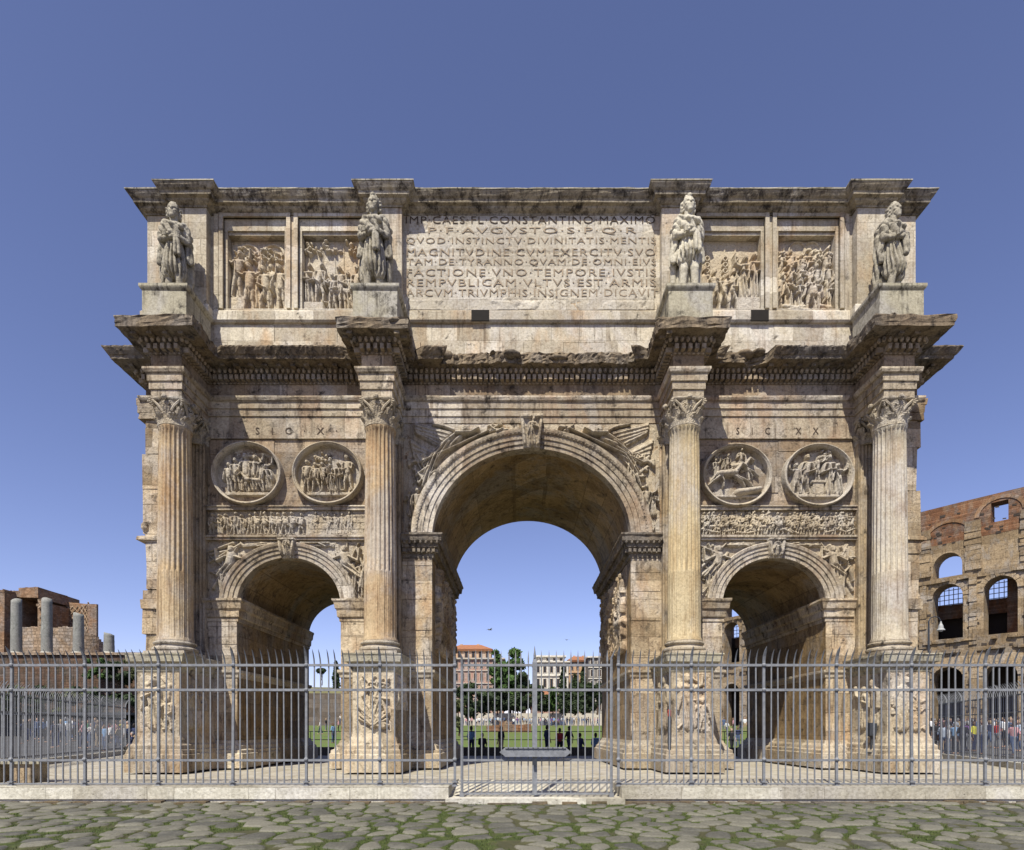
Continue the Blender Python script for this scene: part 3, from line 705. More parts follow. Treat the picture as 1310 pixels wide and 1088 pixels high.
def medallion(k, cx, cz):
    Ra, Rb = 1.14, 1.02
    nr, nt_ = 92, 220
    rr = np.linspace(0.0, 1, nr)[:, None]; th = np.linspace(0, 2*PI, nt_)[None, :]
    X = cx+Ra*rr*np.cos(th); Z = cz+Rb*rr*np.sin(th); rg = random.Random(70+k)
    r = Rel(X, Z); D = .27; zf = cz-.58
    if k == 0:
        r.ring(cx+.05, cz+.2, .42, .06, .1, 1., True); r.rect(cx-.75, cx+.8, zf-.1, zf, .13)
        for i, x in enumerate((-.62, -.36, -.08, .2, .45, .66)): r.man(cx+x, zf+(.05 if i % 2 else 0), 1.2-.25*(abs(x) > .5)+rg.uniform(-.12, .05), D*(1.1 if i % 2 else .85), rg.choice(['robe', 'tunic']), rg, rg.choice([-1, 1]))
        r.horse(cx+.15, zf, .6, D*.9, -1, .1)
    elif k == 1:
        r.rect(cx-.7, cx+.75, zf-.1, zf, .13); r.tree(cx-.2, zf, 1.3, D, rg)
        for x, h in ((-.7, 1.12), (-.42, .95), (-.12, 1.02), (.12, .72), (.36, 1.0), (.64, 1.12)): r.man(cx+x, zf+rg.uniform(-.02, .05), h, D*1.1, rg.choice(['robe', 'tunic']), rg, rg.choice([-1, 1]))
        
    elif k == 2:
        r.horse(cx-.25, zf+.2, .75, D*1.1, 1, .5); r.horse(cx+.12, zf+.55, .6, D*.8, 1, .5)
        r.man(cx-.3, zf+.6, .75, D, 'tunic', rg, 1); r.man(cx+.15, zf+.75, .7, D*.9, 'tunic', rg, 1); r.man(cx-.65, zf+.55, .6, D*.8, 'robe', rg, 1)
        r.cap(cx+.1, zf+.05, cx+.75, zf+.15, .14, .1, D*1.1); r.rect(cx-.7, cx+.8, zf-.1, zf-.03, .12)
        r.cap(cx+.45, cz-.1, cx+.3, cz+.7, .04, .06, D*.5); r.tree(cx-.6, cz, .9, D, rg)
    else:
        r.rect(cx-.75, cx+.8, zf-.1, zf, .14); r.rect(cx-.15, cx+.2, zf, zf+.4, .15); r.rect(cx-.2, cx+.26, zf+.36, zf+.44, .18)
        for x, h in ((-.7, 1.0), (-.4, 1.22), (.4, 1.2), (.7, 1.02)): r.man(cx+x, zf, h, D*1.1, rg.choice(['robe', 'tunic']), rg, rg.choice([-1, 1]))
        r.man(cx+.0, zf+.45, .85, D*.9, 'nude', rg, 1); r.tree(cx+.3, zf+.5, .9, D, rg)
    r.finish(.013, 80+k)
    e = rr+0*th
    r.H = np.where(e > .9, np.interp(e, [.9, .905, .93, .955, .98, 1.], [0., .24, .25, .30, .30, .2]), r.H*(e < .9))
    V = np.stack([X, -(r.H+.02), Z], -1)
    V = np.concatenate([V, V[-1:]], 0); V[-1, :, 1] = .02
    n1, n2 = V.shape[:2]
    o = mkobj('medallion', V.reshape(-1, 3), quads(n1, n2), M['relief'], arch, True)
    tag(o, label=['round relief of figures before a small arch, outermost on the left', 'round relief of figures under a tree, nearer the left inner column', 'round relief of riders hunting over a fallen animal', 'round relief of figures around an altar, outermost on the right'][k])
for k, (px, py) in enumerate(((319.5, 609.5), (421.5, 609.5), (939.5, 612), (1043, 612))):
    p = W(px, py, 0); medallion(k, p.x, p.z)
# rough square fields that held the porphyry around the medallions
rg = random.Random(12)
for sx in SX:
    pf = MB()
    x = sx-2.6
    while x < sx+2.55:
        w = rg.uniform(.5, .95); x2 = min(x+w, sx+2.6); z = 8.62
        while z < 10.8:
            h = rg.uniform(.45, .75); z2 = min(z+h, 10.8); pf.box(x, x2-.01, -rg.uniform(.004, .03), .05, z, z2-.01, .003); z = z2
        x = x2
    pf.build('facing_slab', M['frieze'], arch)

# --- archivolts, keystones, spandrel reliefs
def archivolt(mb, cx, a, zs, prof, n):
    V = []; Fc = []; k = len(prof)
    for i in range(n+1):
        t = PI*i/n
        for r, y in prof: V.append((cx-(a+r)*math.cos(t), -y+rs.uniform(-.004, .004), zs+(a+r)*.9*math.sin(t)))
    for i in range(n):
        for q in range(k-1): Fc.append((i*k+q, (i+1)*k+q, (i+1)*k+q+1, i*k+q+1))
    mb.add(V, Fc)
av = MB()
archivolt(av, C0, HC, ZC, [(-.01, -.3), (-.01, .02), (0, .07), (.14, .07), (.15, .11), (.30, .115), (.31, .15), (.47, .155), (.49, .19), (.54, .23), (.6, .24), (.66, .24), (.68, .2), (.69, -.02)], 80)
for i in range(88):
    t = PI*(i+.5)/88; rr = HC+.515
    av.ell((C0-rr*math.cos(t), -.2, ZC+.9*rr*math.sin(t)), (.03, .03, .03), 6, 4)
av.build('archivolt', M['moulding'], arch)
for sx in SX: av = MB(); archivolt(av, sx, HS, ZS, [(-.01, -.3), (-.01, .02), (0, .06), (.13, .06), (.14, .10), (.27, .10), (.28, .135), (.38, .14), (.41, .18), (.5, .2), (.53, .17), (.54, -.02)], 56); av.build('archivolt', M['moulding'], arch)

def keystone(cx, z0, z1, w0, w1, d, name, seed):
    X, Z = np.meshgrid(np.linspace(-1, 1, 34), np.linspace(0, 1, 50)); hw = (w0+(w1-w0)*Z)
    r = Rel(cx+X*hw, z0+(z1-z0)*Z); cz = (z0+z1)/2; rg = random.Random(seed)
    r.H += d*(.7+.3*Z)+.05*np.sin(Z*PI)
    b = r.H.copy(); r.H *= 0
    r.man(cx, z0+.05, (z1-z0)*.95, .16, 'robe', rg, 1)
    for q in (-1, 1): r.cap(cx+q*w0*.8, z0+.1, cx+q*w1*.85, z1-.12, .05, .07, .1)
    r.H += b; r.H = np.where(Z > .9, d*1.15+.1, r.H); r.finish(.02, seed)
    relmesh('keystone', r, M['relief'], arch, 0, label=name)
keystone(C0, 10.46, 11.45, .27, .37, .3, 'figured keystone of the middle opening', 1)
keystone(SX[0], 6.9, 7.5, .2, .27, .2, 'figured keystone of the left side opening', 2)
keystone(SX[1], 6.9, 7.5, .2, .27, .2, 'figured keystone of the right side opening', 3)
def spandrel(x0, x1, cx, a, zs, ztop, draw, seed, zlow, label):
    nx = int(abs(x1-x0)/.0135); nz = 210
    xs_ = np.linspace(x0, x1, nx); u = np.clip((xs_-cx)/a, -1, 1)
    zl = np.maximum(np.where(np.abs(xs_-cx) < a, zs+.9*a*np.sqrt(1-u*u), zlow), zlow)
    v = np.linspace(0, 1, nz)[:, None]; X = xs_[None, :]+0*v; Z = zl[None, :]*(1-v)+ztop*v
    r = Rel(X, Z); draw(r, random.Random(seed)); r.finish(.012, seed)
    relmesh('spandrel_relief', r, M['relief'], arch, .005, label=label)
def victory(sg):
    def f(r, rg):
        X = lambda o: C0+sg*o
        D = .3
        # wings: long overlapping feathers
        for i in range(9):
            t = i/8; r.cap(X(2.62+.06*i), 11.0-.05*i, X(3.05+.75*math.cos(.5*t)), 11.3-.34*t-.06*math.sin(t*PI), .045, .06, D*(.34+.12*(i % 2)))
        for i in range(4): r.cap(X(2.55+.1*i), 11.08+.05*i, X(2.9+.1*i), 11.25, .06, .05, D*.6)
        for i in range(8):
            t = i/7; r.cap(X(3.25), 10.35-.03*i, X(3.95-.15*t), 10.75-.62*t, .05, .06, D*(.28+.12*(i % 2)))
        # body stretched along the arch, head towards the keystone
        r.cap(X(2.22), 11.0, X(2.2), 11.08, .12, .135, D*1.2); r.cap(X(2.14), 11.0, X(2.14), 11.03, .05, .05, D*1.35)
        r.cap(X(2.42), 10.84, X(2.75), 10.62, .18, .17, D*1.1, (5, 2, 1))
        r.cap(X(2.75), 10.62, X(3.15), 10.2, .2, .19, D*1.0, (10, 5, 0)); r.cap(X(3.1), 10.25, X(3.42), 9.62, .17, .15, D*.95, (9, 4, 2))
        r.cap(X(2.95), 10.4, X(3.55), 9.95, .15, .07, D*.85, (7, 3, 1)); r.cap(X(3.42), 9.6, X(3.55), 9.2, .065, .045, D*.9); r.cap(X(3.3), 9.7, X(3.38), 9.35, .06, .04, D*.7)
        r.cap(X(2.45), 10.92, X(2.0), 10.93, .065, .05, D*1.2); r.cap(X(2.0), 10.93, X(1.72), 11.08, .05, .045, D*1.1)
        # trophy pole
        r.cap(X(3.6), 10.0, X(1.1), 11.15, .04, .035, D*.9)
        for i in range(10): r.cap(X(1.0+rg.uniform(-.25, .4)), 11.1+rg.uniform(-.12, .1), X(1.0+rg.uniform(-.2, .4)), 11.12+rg.uniform(-.1, .1), .07, .05, D*rg.uniform(.6, 1))
        # putto with fruit, trailing folds, small season figure below
        for i in range(18): r.cap(X(3.1+rg.uniform(0, .75)), 9.2+rg.uniform(0, 1.1), X(3.1+rg.uniform(0, .75)), 9.2+rg.uniform(0, 1.1), .06, .03, D*rg.uniform(.3, .75))
        for i in range(4): r.cap(X(3.5), 10.0+.1*i, X(4.0), 10.1-.06*i, .04, .05, D*.5)
        r.man(X(3.72), 8.15, 1.1, D, 'nude', rg, -sg); r.man(X(3.98), 8.3, .8, D*.7, 'robe', rg, -sg)
        for i in range(6): r.cap(X(3.6+rg.uniform(0, .4)), 7.8+rg.uniform(0, .4), X(3.6+rg.uniform(0, .4)), 7.8+rg.uniform(0, .4), .06, .05, D*.5)
    return f
a0 = HC+.67
spandrel(C0-4.2, C0-.4, C0, a0, ZC, 11.33, victory(-1), 5, 7.68, 'winged victory carved left of the middle keystone')
spandrel(C0+.4, C0+4.2, C0, a0, ZC, 11.33, victory(1), 6, 7.68, 'winged victory carved right of the middle keystone')
def river(cx, sg):
    def f(r, rg):
        X = lambda o: cx+sg*o; D = .24
        r.cap(X(1.85), 7.15, X(1.85), 7.22, .1, .1, D*1.1); r.cap(X(1.9), 6.75, X(1.85), 7.0, .16, .17, D)
        r.cap(X(1.9), 6.7, X(2.25), 6.35, .15, .12, D, (6, 3, 1)); r.cap(X(2.2), 6.35, X(2.15), 5.8, .11, .06, D*.9, (5, 2, 0))
        r.cap(X(1.7), 6.95, X(1.45), 6.85, .06, .05, D); r.cap(X(2.0), 6.95, X(2.3), 6.8, .06, .05, D); r.cap(X(2.3), 6.8, X(2.35), 7.2, .05, .04, D)
        for i in range(22): r.cap(X(rg.uniform(1.5, 2.6)), rg.uniform(5.6, 7.4), X(rg.uniform(1.5, 2.6)), rg.uniform(5.6, 7.4), .06, .03, D*rg.uniform(.3, .7))
        for i in range(12): r.cap(X(rg.uniform(.3, 1.6)), 7.4-rg.uniform(0, .1), X(rg.uniform(.3, 1.6)), 7.42-rg.uniform(0, .15), .05, .03, D*rg.uniform(.3, .7))
    return f
names = [['reclining river god carved left of the left side opening', 'reclining river god carved right of the left side opening'], ['reclining river god carved left of the right side opening', 'reclining river god carved right of the right side opening']]
for i, sx in enumerate(SX):
    spandrel(sx-2.62, sx-.25, sx, HS+.52, ZS, 7.49, river(sx, -1), 11+i, 5.58, names[i][0])
    spandrel(sx+.25, sx+2.62, sx, HS+.52, ZS, 7.49, river(sx, 1), 21+i, 5.58, names[i][1])

# --- imposts
imp = [(-.02, 6.92), (.05, 6.93), (.06, 7.06), (.12, 7.08), (.13, 7.2), (.2, 7.24), (.22, 7.36), (.32, 7.42), (.34, 7.56), (.38, 7.6), (.38, 7.66), (-.02, 7.67)]
pC1 = [(-3.76, 0), (C0-HC, 0), (C0-HC, TH), (-3.76, TH)]; pC2 = [(4.68, TH), (C0+HC, TH), (C0+HC, 0), (4.68, 0)]
for p in (pC1, pC2):
    im = MB()
    im.sweep(p, imp, step=.12, jit=.01)
    im.along(p, .14, .15, lambda q, d, n: im.obox(q, d, n, .045, -.02, .06, 7.09, 7.2, .003))
    im.along(p, .28, .16, lambda q, d, n: im.ell((q.x, q.y, 7.38), (.05, .05, .06), 6, 4))
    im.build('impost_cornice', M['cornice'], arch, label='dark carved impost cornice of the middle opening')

sp_ = [(-.02, 4.84), (.04, 4.85), (.05, 4.95), (.1, 5.0), (.11, 5.2), (.17, 5.26), (.2, 5.45), (.24, 5.5), (.24, 5.57), (-.02, 5.58)]
for p in ([(XL+1.9, 0), (SX[0]-HS, 0), (SX[0]-HS, TH)], [(SX[0]+HS, TH), (SX[0]+HS, 0), (-4.72, 0)], [(5.62, 0), (SX[1]-HS, 0), (SX[1]-HS, TH)], [(SX[1]+HS, TH), (SX[1]+HS, 0), (11.0, 0)]):
    si = MB(); si.sweep(p, sp_, step=.25, jit=.014); si.build('impost_cornice', M['wall'], arch, label='plain impost mouldings of the side openings')
# --- pier bases and the ledge at pedestal height
base_ = [(-.02, .06), (.30, .06), (.30, .52), (.26, .55), (.25, .64), (.18, .68), (.15, .78), (.06, .86), (.03, .95), (-.02, .96)]
piers = [(XL, SX[0]-HS), (SX[0]+HS, C0-HC), (C0+HC, SX[1]-HS), (SX[1]+HS, XR)]
for a, b in piers:
    P = [(a, TH), (a, 0), (b, 0), (b, TH)]; pb = MB()
    pb.sweep(P, base_, closed=True, step=.5, jit=.012)
    pb.sweep(P, [(-.02, 3.0), (.03, 3.02), (.05, 3.12), (.1, 3.18), (.1, 3.26), (-.02, 3.28)], closed=True, step=.5, jit=.008)
    pb.build('pier_base', M['ped'], arch)
# --- relief panels inside the middle passage
for sg, xw in ((1, C0-HC), (-1, C0+HC)):
    U, Z = grid(.7, 5.9, 4.0, 6.9, .02); r = Rel(U, Z); rg = random.Random(90+sg)
    for row in range(3):
        for i in range(9): r.man(1.0+i*.58+rg.uniform(-.1, .1), 4.05+row*.7, 1.35, .22, rg.choice(['tunic', 'soldier', 'robe']), rg, rg.choice([-1, 1]))
    for i in range(4): r.horse(1.4+i*1.2, 4.2, 1.3, .25, rg.choice([-1, 1]))
    r.finish(.015, 95+sg)
    relmesh('passage_relief', r, M['wall'], arch, .02, mp=lambda P, sg=sg, xw=xw: np.stack([xw-sg*P[:, 1], P[:, 0], P[:, 2]], -1), label='battle relief on the %s wall of the middle passage' % ('left' if sg > 0 else 'right'))
# projecting facing of the piers beside the middle arch (blocks of varied tone)
rg = random.Random(31)
for a, b, zt_, hm in ((-3.76, C0-HC-.003, 6.92, .8), (C0+HC+.003, 4.68, 6.92, .8), (SX[0]+HS+.003, -4.72, 4.84, .7), (5.62, SX[1]-HS-.003, 4.84, .7), (XL+2.0, SX[0]-HS-.003, 4.84, .7), (SX[1]+HS+.003, 11.0, 4.84, .7)):
    pz = MB(); z = 3.28
    while z < zt_-.05:
        h = rg.uniform(.35, hm); pz.box(a, b, -rg.uniform(.006, .035), .03, z, min(z+h, zt_)-.008, .004); z += h
    pz.build('pier_facing', M['wall'], arch)

# --- columns, pilasters, pedestals
def flute(nf, depth, zc0=None):
    def f(r, z, a):
        q = abs(math.sin(a*nf/2)); d = depth*(1-(1-q)**3 if False else q**.6)
        return r-d+(-.0)
    return f
def shaft(mb, cx, cy, r0, r1, z0, z1, nf=24, seed=0):
    zs_ = [z0, z0+.04, z0+.12]+[z0+(z1-z0)*t for t in (.08, .16, .24, .315, .32, .33, .4, .5, .6, .7, .8, .9)]+[z1-.14, z1-.08, z1-.03, z1]
    n = nf*8; V = []; Fc = []
    for z in zs_:
        t = (z-z0)/(z1-z0); r = r0+(r1-r0)*(t**1.6)
        if z < z0+.05: r += .035
        if z > z1-.1: r += .03
        fl_ = 1.0
        if z < z0+.1 or z > z1-.1: fl_ = 0
        for k in range(n):
            a = 2*PI*k/n; ph = (a*nf/(2*PI)) % 1
            g = 0
            if .14 < ph < .86:
                w = (ph-.5)/.36; g = .052*math.sqrt(max(0, 1-w*w))
                if t < .32: g = .045*math.sqrt(max(0, 1-w*w))-.036*math.sqrt(max(0, 1-(w*1.35)**2)) if abs(w*1.35) < 1 else .045*math.sqrt(max(0, 1-w*w))
            chip = (float(fb1(a*3+seed*11, int(z*7) % 50))-.5)*.016
            V.append((cx+(r-g*fl_+chip)*math.cos(a), cy+(r-g*fl_+chip)*math.sin(a), z))
    for i in range(len(zs_)-1):
        for k in range(n): Fc.append((i*n+k, i*n+(k+1) % n, (i+1)*n+(k+1) % n, (i+1)*n+k))
    mb.add(V, Fc)
def capital(cx, cy, z0, z1, r, name, parent, mat, seed=0, sc=1.0):
    rg = random.Random(seed); h = z1-z0; n = 96; mb = MB(); V = []; Fc = []
    zs_ = np.linspace(0, .86, 40)
    for t in zs_:
        bell = r*(1+.05*t+.32*max(0, t-.5)**1.5)
        for k in range(n):
            a = 2*PI*k/n; e = 0
            for lev, (zb_, zt_, ph) in enumerate(((0, .36, 0), (.0, .62, .5))):
                u = (a*8/(2*PI)+ph) % 1; w = abs(u-.5)*2; q = (t-zb_)/(zt_-zb_)
                if q < 1.0:
                    wid = .86*(1-.45*q**3)
                    if w < wid:
                        lf = math.sqrt(1-(w/wid)**2)
                        s = .05+.16*max(0, q-.35)**1.6*2.2
                        if q > .9: s *= .85
                        s *= (.72+.28*abs(math.sin(u*PI*7+q*5)))*(.55+.45*lf)
                        e = max(e, s*r*2.1*(.8 if lev else 1)+(-.0))
            bell2 = bell+e
            V.append((cx+bell2*math.cos(a), cy+bell2*math.sin(a), z0+t*h))
    for i in range(len(zs_)-1):
        for k in range(n): Fc.append((i*n+k, i*n+(k+1) % n, (i+1)*n+(k+1) % n, (i+1)*n+k))
    mb.add(V, Fc)
    # astragal
    mb.lathe([(r*1.0, z0-.05), (r*1.1, z0-.035), (r*1.1, z0), (r*1.0, z0+.02)], (cx, cy), 32, cap=False)
    # volutes at the corners, helices in the faces
    for q in range(4):
        a = PI/4+q*PI/2; ca, sa = math.cos(a), math.sin(a)
        for i in range(22):
            t = i/21; an = t*2.4*2*PI; rr = .135*r*2*(1-t*.85); cr = r*1.38
            x = cr+rr*math.cos(an); zz = z0+h*.78+rr*math.sin(an)
            mb.ell((cx+x*ca, cy+x*sa, zz), (.038, .038, .03), 6, 4)
        for s_ in (-1, 1):
            mb.tube([(cx+r*1.05*math.cos(a+s_*.5), cy+r*1.05*math.sin(a+s_*.5), z0+h*.45), (cx+r*1.18*math.cos(a+s_*.3), cy+r*1.18*math.sin(a+s_*.3), z0+h*.66), (cx+r*1.42*math.cos(a+s_*.06), cy+r*1.42*math.sin(a+s_*.06), z0+h*.86)], [.04, .045, .035], 6)
        b = q*PI/2
        for s_ in (-1, 1):
            for i in range(10):
                t = i/9; an = t*3*PI; rr = .055*(1-t*.8)
                mb.ell((cx+(r*1.14)*math.cos(b+s_*.13)-s_*rr*math.cos(an)*math.sin(b), cy+(r*1.14)*math.sin(b+s_*.13)+s_*rr*math.cos(an)*math.cos(b), z0+h*.72+rr*math.sin(an)), (.025, .025, .025), 5, 3)
        mb.ell((cx+r*1.33*math.cos(b), cy+r*1.33*math.sin(b), z0+h*.92), (.08, .08, .08), 8, 5)
    # abacus with concave sides
    pts = []
    for q in range(4):
        a0_ = PI/4+q*PI/2
        for i in range(9):
            t = i/9; a = a0_+t*PI/2; dd = r*1.52*(1-.24*math.sin(t*PI)**.8)
            pts.append((dd*math.cos(a), dd*math.sin(a)))
    n = len(pts); V = []; lv = [(.86, .90), (.9, .97), (.94, 1.), (1.0, 1.0)]
    for t, k_ in lv: V += [(cx+x*k_, cy+y*k_, z0+h*t) for x, y in pts]
    Fc = [(i*n+k, i*n+(k+1) % n, (i+1)*n+(k+1) % n, (i+1)*n+k) for i in range(3) for k in range(n)]
    Fc += [tuple(range(n))[::-1], tuple(3*n+k for k in range(n))]
    mb.add(V, Fc)
    j = random.Random(seed+4)
    mb.v = [tuple(c+j.uniform(-.006, .006) for c in v) for v in mb.v]
    return mb.build(name, mat, parent)
colm = [M['colO'], M['colO'], M['colY'], M['colW']]
colL = ['outermost left column, fluted orange-tinted marble', 'left inner column, fluted orange-tinted marble', 'right inner column, fluted yellow marble', 'outermost right column, fluted white and pink marble']
for i, cx in enumerate(CX):
    col = empty('column', (0, 0, 0)); col.parent = arch; col['label'] = colL[i]
    cy = -1.1
    mb = MB(); mb.box(cx-.62, cx+.62, cy-.62, cy+.62, 3.545, 3.68, .008)
    mb.lathe([(.5, 3.67), (.6, 3.68), (.645, 3.73), (.645, 3.78), (.6, 3.82), (.55, 3.825), (.53, 3.87), (.55, 3.90), (.585, 3.91), (.6, 3.945), (.585, 3.975), (.54, 3.985), (.53, 4.03), (.4, 4.04)], (cx, cy), 48)
    mb.build('column_base', M['cap'], col, False)
    mb = MB(); shaft(mb, cx, cy, .5, .44, 4.02, 10.58, 22, i); mb.build('shaft', colm[i], col, True)
    capital(cx, cy, 10.58, 11.36, .44, 'capital', col, M['cap'], i)
    # pilaster behind
    pm = MB(); x0, x1 = cx-.44, cx+.44
    pts = [(x0, .05), (x0, -.2)]; nfl = 7; w = (x1-x0-.1)/nfl
    for k in range(nfl):
        a = x0+.05+k*w
        for u in (0, .12, .3, .5, .7, .88, 1): pts.append((a+w*(.08+.84*u), -.2+.05*math.sin(PI*u)))
    pts += [(x1, -.2), (x1, .05)]
    n = len(pts); pm.add([(x, y, z) for z in (4.0, 10.6) for x, y in pts], [(k, k+1, n+k+1, n+k) for k in range(n-1)])
    pm.box(cx-.5, cx+.5, -.28, .05, 3.545, 3.8, .004); pm.box(cx-.47, cx+.47, -.24, .05, 3.8, 4.0, .004)
    pm.build('pilaster', M['pil'], arch)
    capital(cx, .16, 10.6, 11.36, .46, 'pilaster_capital', arch, M['cap'], 10+i)
    # pedestal
    P = [(cx-.62, 0), (cx-.62, -1.98), (cx+.62, -1.98), (cx+.62, 0)]
    pd = MB()
    pd.sweep(P, [(-.05, .055), (.24, .055), (.24, .56), (.21, .6), (.2, .7), (.16, .74), (.155, .84), (.09, .9), (.07, 1.0), (.02, 1.12), (0, 1.2), (-.05, 1.2)], step=.4, jit=.012)
    pd.box(cx-.62, cx+.62, -1.98, .02, 1.0, 3.2)
    pd.build('pedestal', M['ped'], arch)
    pc = MB()
    pc.sweep(P, [(-.05, 3.0), (.02, 3.02), (.04, 3.1), (.1, 3.16), (.11, 3.26), (.2, 3.3), (.22, 3.48), (.24, 3.5), (.24, 3.54), (-.3, 3.545)], step=.3, jit=.012)
    pc.add([(cx-.62, 0, 3.54), (cx-.62, -1.98, 3.54), (cx+.62, -1.98, 3.54), (cx+.62, 0, 3.54)], [(0, 1, 2, 3)])
    pc.build('pedestal_cap', M['plinth'], arch)
    # victories and captives on the pedestal faces
    X, Z = grid(cx-.52, cx+.52, 1.25, 2.98, .0125); r = Rel(X, Z); rg = random.Random(50+i)
    if i == 3:
        r.man(cx-.2, 1.3, 1.55, .2, 'robe', rg, 1); r.man(cx+.2, 1.3, 1.2, .15, 'robe', rg, -1)
        e = fbm(X*2.5, Z*2.5, 77); r.H = np.where(e > .5, r.H*.35+.06, r.H)
    elif i == 1:
        r.man(cx, 2.0, .95, .2, 'robe', rg, 1)
        for q in range(13):
            a = PI*(.1+.8*q/12); r.cap(cx+.05*math.cos(a), 1.45, cx+.42*math.cos(a+PI)*-1, 1.45+.55*math.sin(a), .04, .05, .12+.03*(q % 2))
        for q in range(20): r.cap(cx+rg.uniform(-.45, .45), rg.uniform(1.35, 2.9), cx+rg.uniform(-.45, .45), rg.uniform(1.35, 2.9), .07, .04, rg.uniform(.06, .16))
    else:
        r.man(cx-.12, 1.35, 1.5, .2, 'robe', rg, 1); r.man(cx+.3, 1.3, 1.0, .16, 'tunic', rg, -1)
        r.cap(cx-.3, 2.6, cx-.45, 1.9, .12, .05, .12)
        for q in range(8): r.cap(cx+rg.uniform(-.45, .45), rg.uniform(1.35, 2.9), cx+rg.uniform(-.45, .45), rg.uniform(1.35, 2.9), .06, .03, rg.uniform(.04, .1))
    r.finish(.016, 50+i)
    relmesh('pedestal_relief', r, M['relief2'], arch, 0, mp=lambda P: P+np.array([0, -1.98, 0]))
    # side face reliefs
    for sg in (-1, 1):
        U, Z = grid(-1.8, -.35, 1.3, 2.95, .022); r = Rel(U, Z); rg = random.Random(150+i*2+sg)
        r.man(-1.4, 1.35, 1.5, .13, 'robe', rg, 1); r.man(-.8, 1.35, 1.4, .13, 'robe', rg, -1); r.finish(.014, 33)
        relmesh('pedestal_relief', r, M['ped'], arch, 0, mp=lambda P, sg=sg, cx=cx: np.stack([cx+sg*(.62-P[:, 1]), P[:, 0], P[:, 2]], -1))
    # statue plinth
    sp = MB(); ax = AX[i]
    sp.box(ax-.66, ax+.66, -1.72, -.3, 13.34, 14.5, .006)
    sp.sweep([(ax-.66, -.3), (ax-.66, -1.72), (ax+.66, -1.72), (ax+.66, -.3)], [(-.1, 14.44), (.01, 14.45), (.05, 14.5), (.07, 14.54), (.07, 14.62), (-.1, 14.64)], step=.35, jit=.008)
    sp.add([(ax-.66, -.3, 14.64), (ax-.66, -1.72, 14.64), (ax+.66, -1.72, 14.64), (ax+.66, -.3, 14.64)], [(0, 1, 2, 3)])
    sp.build('statue_plinth', M['plinth'], arch)

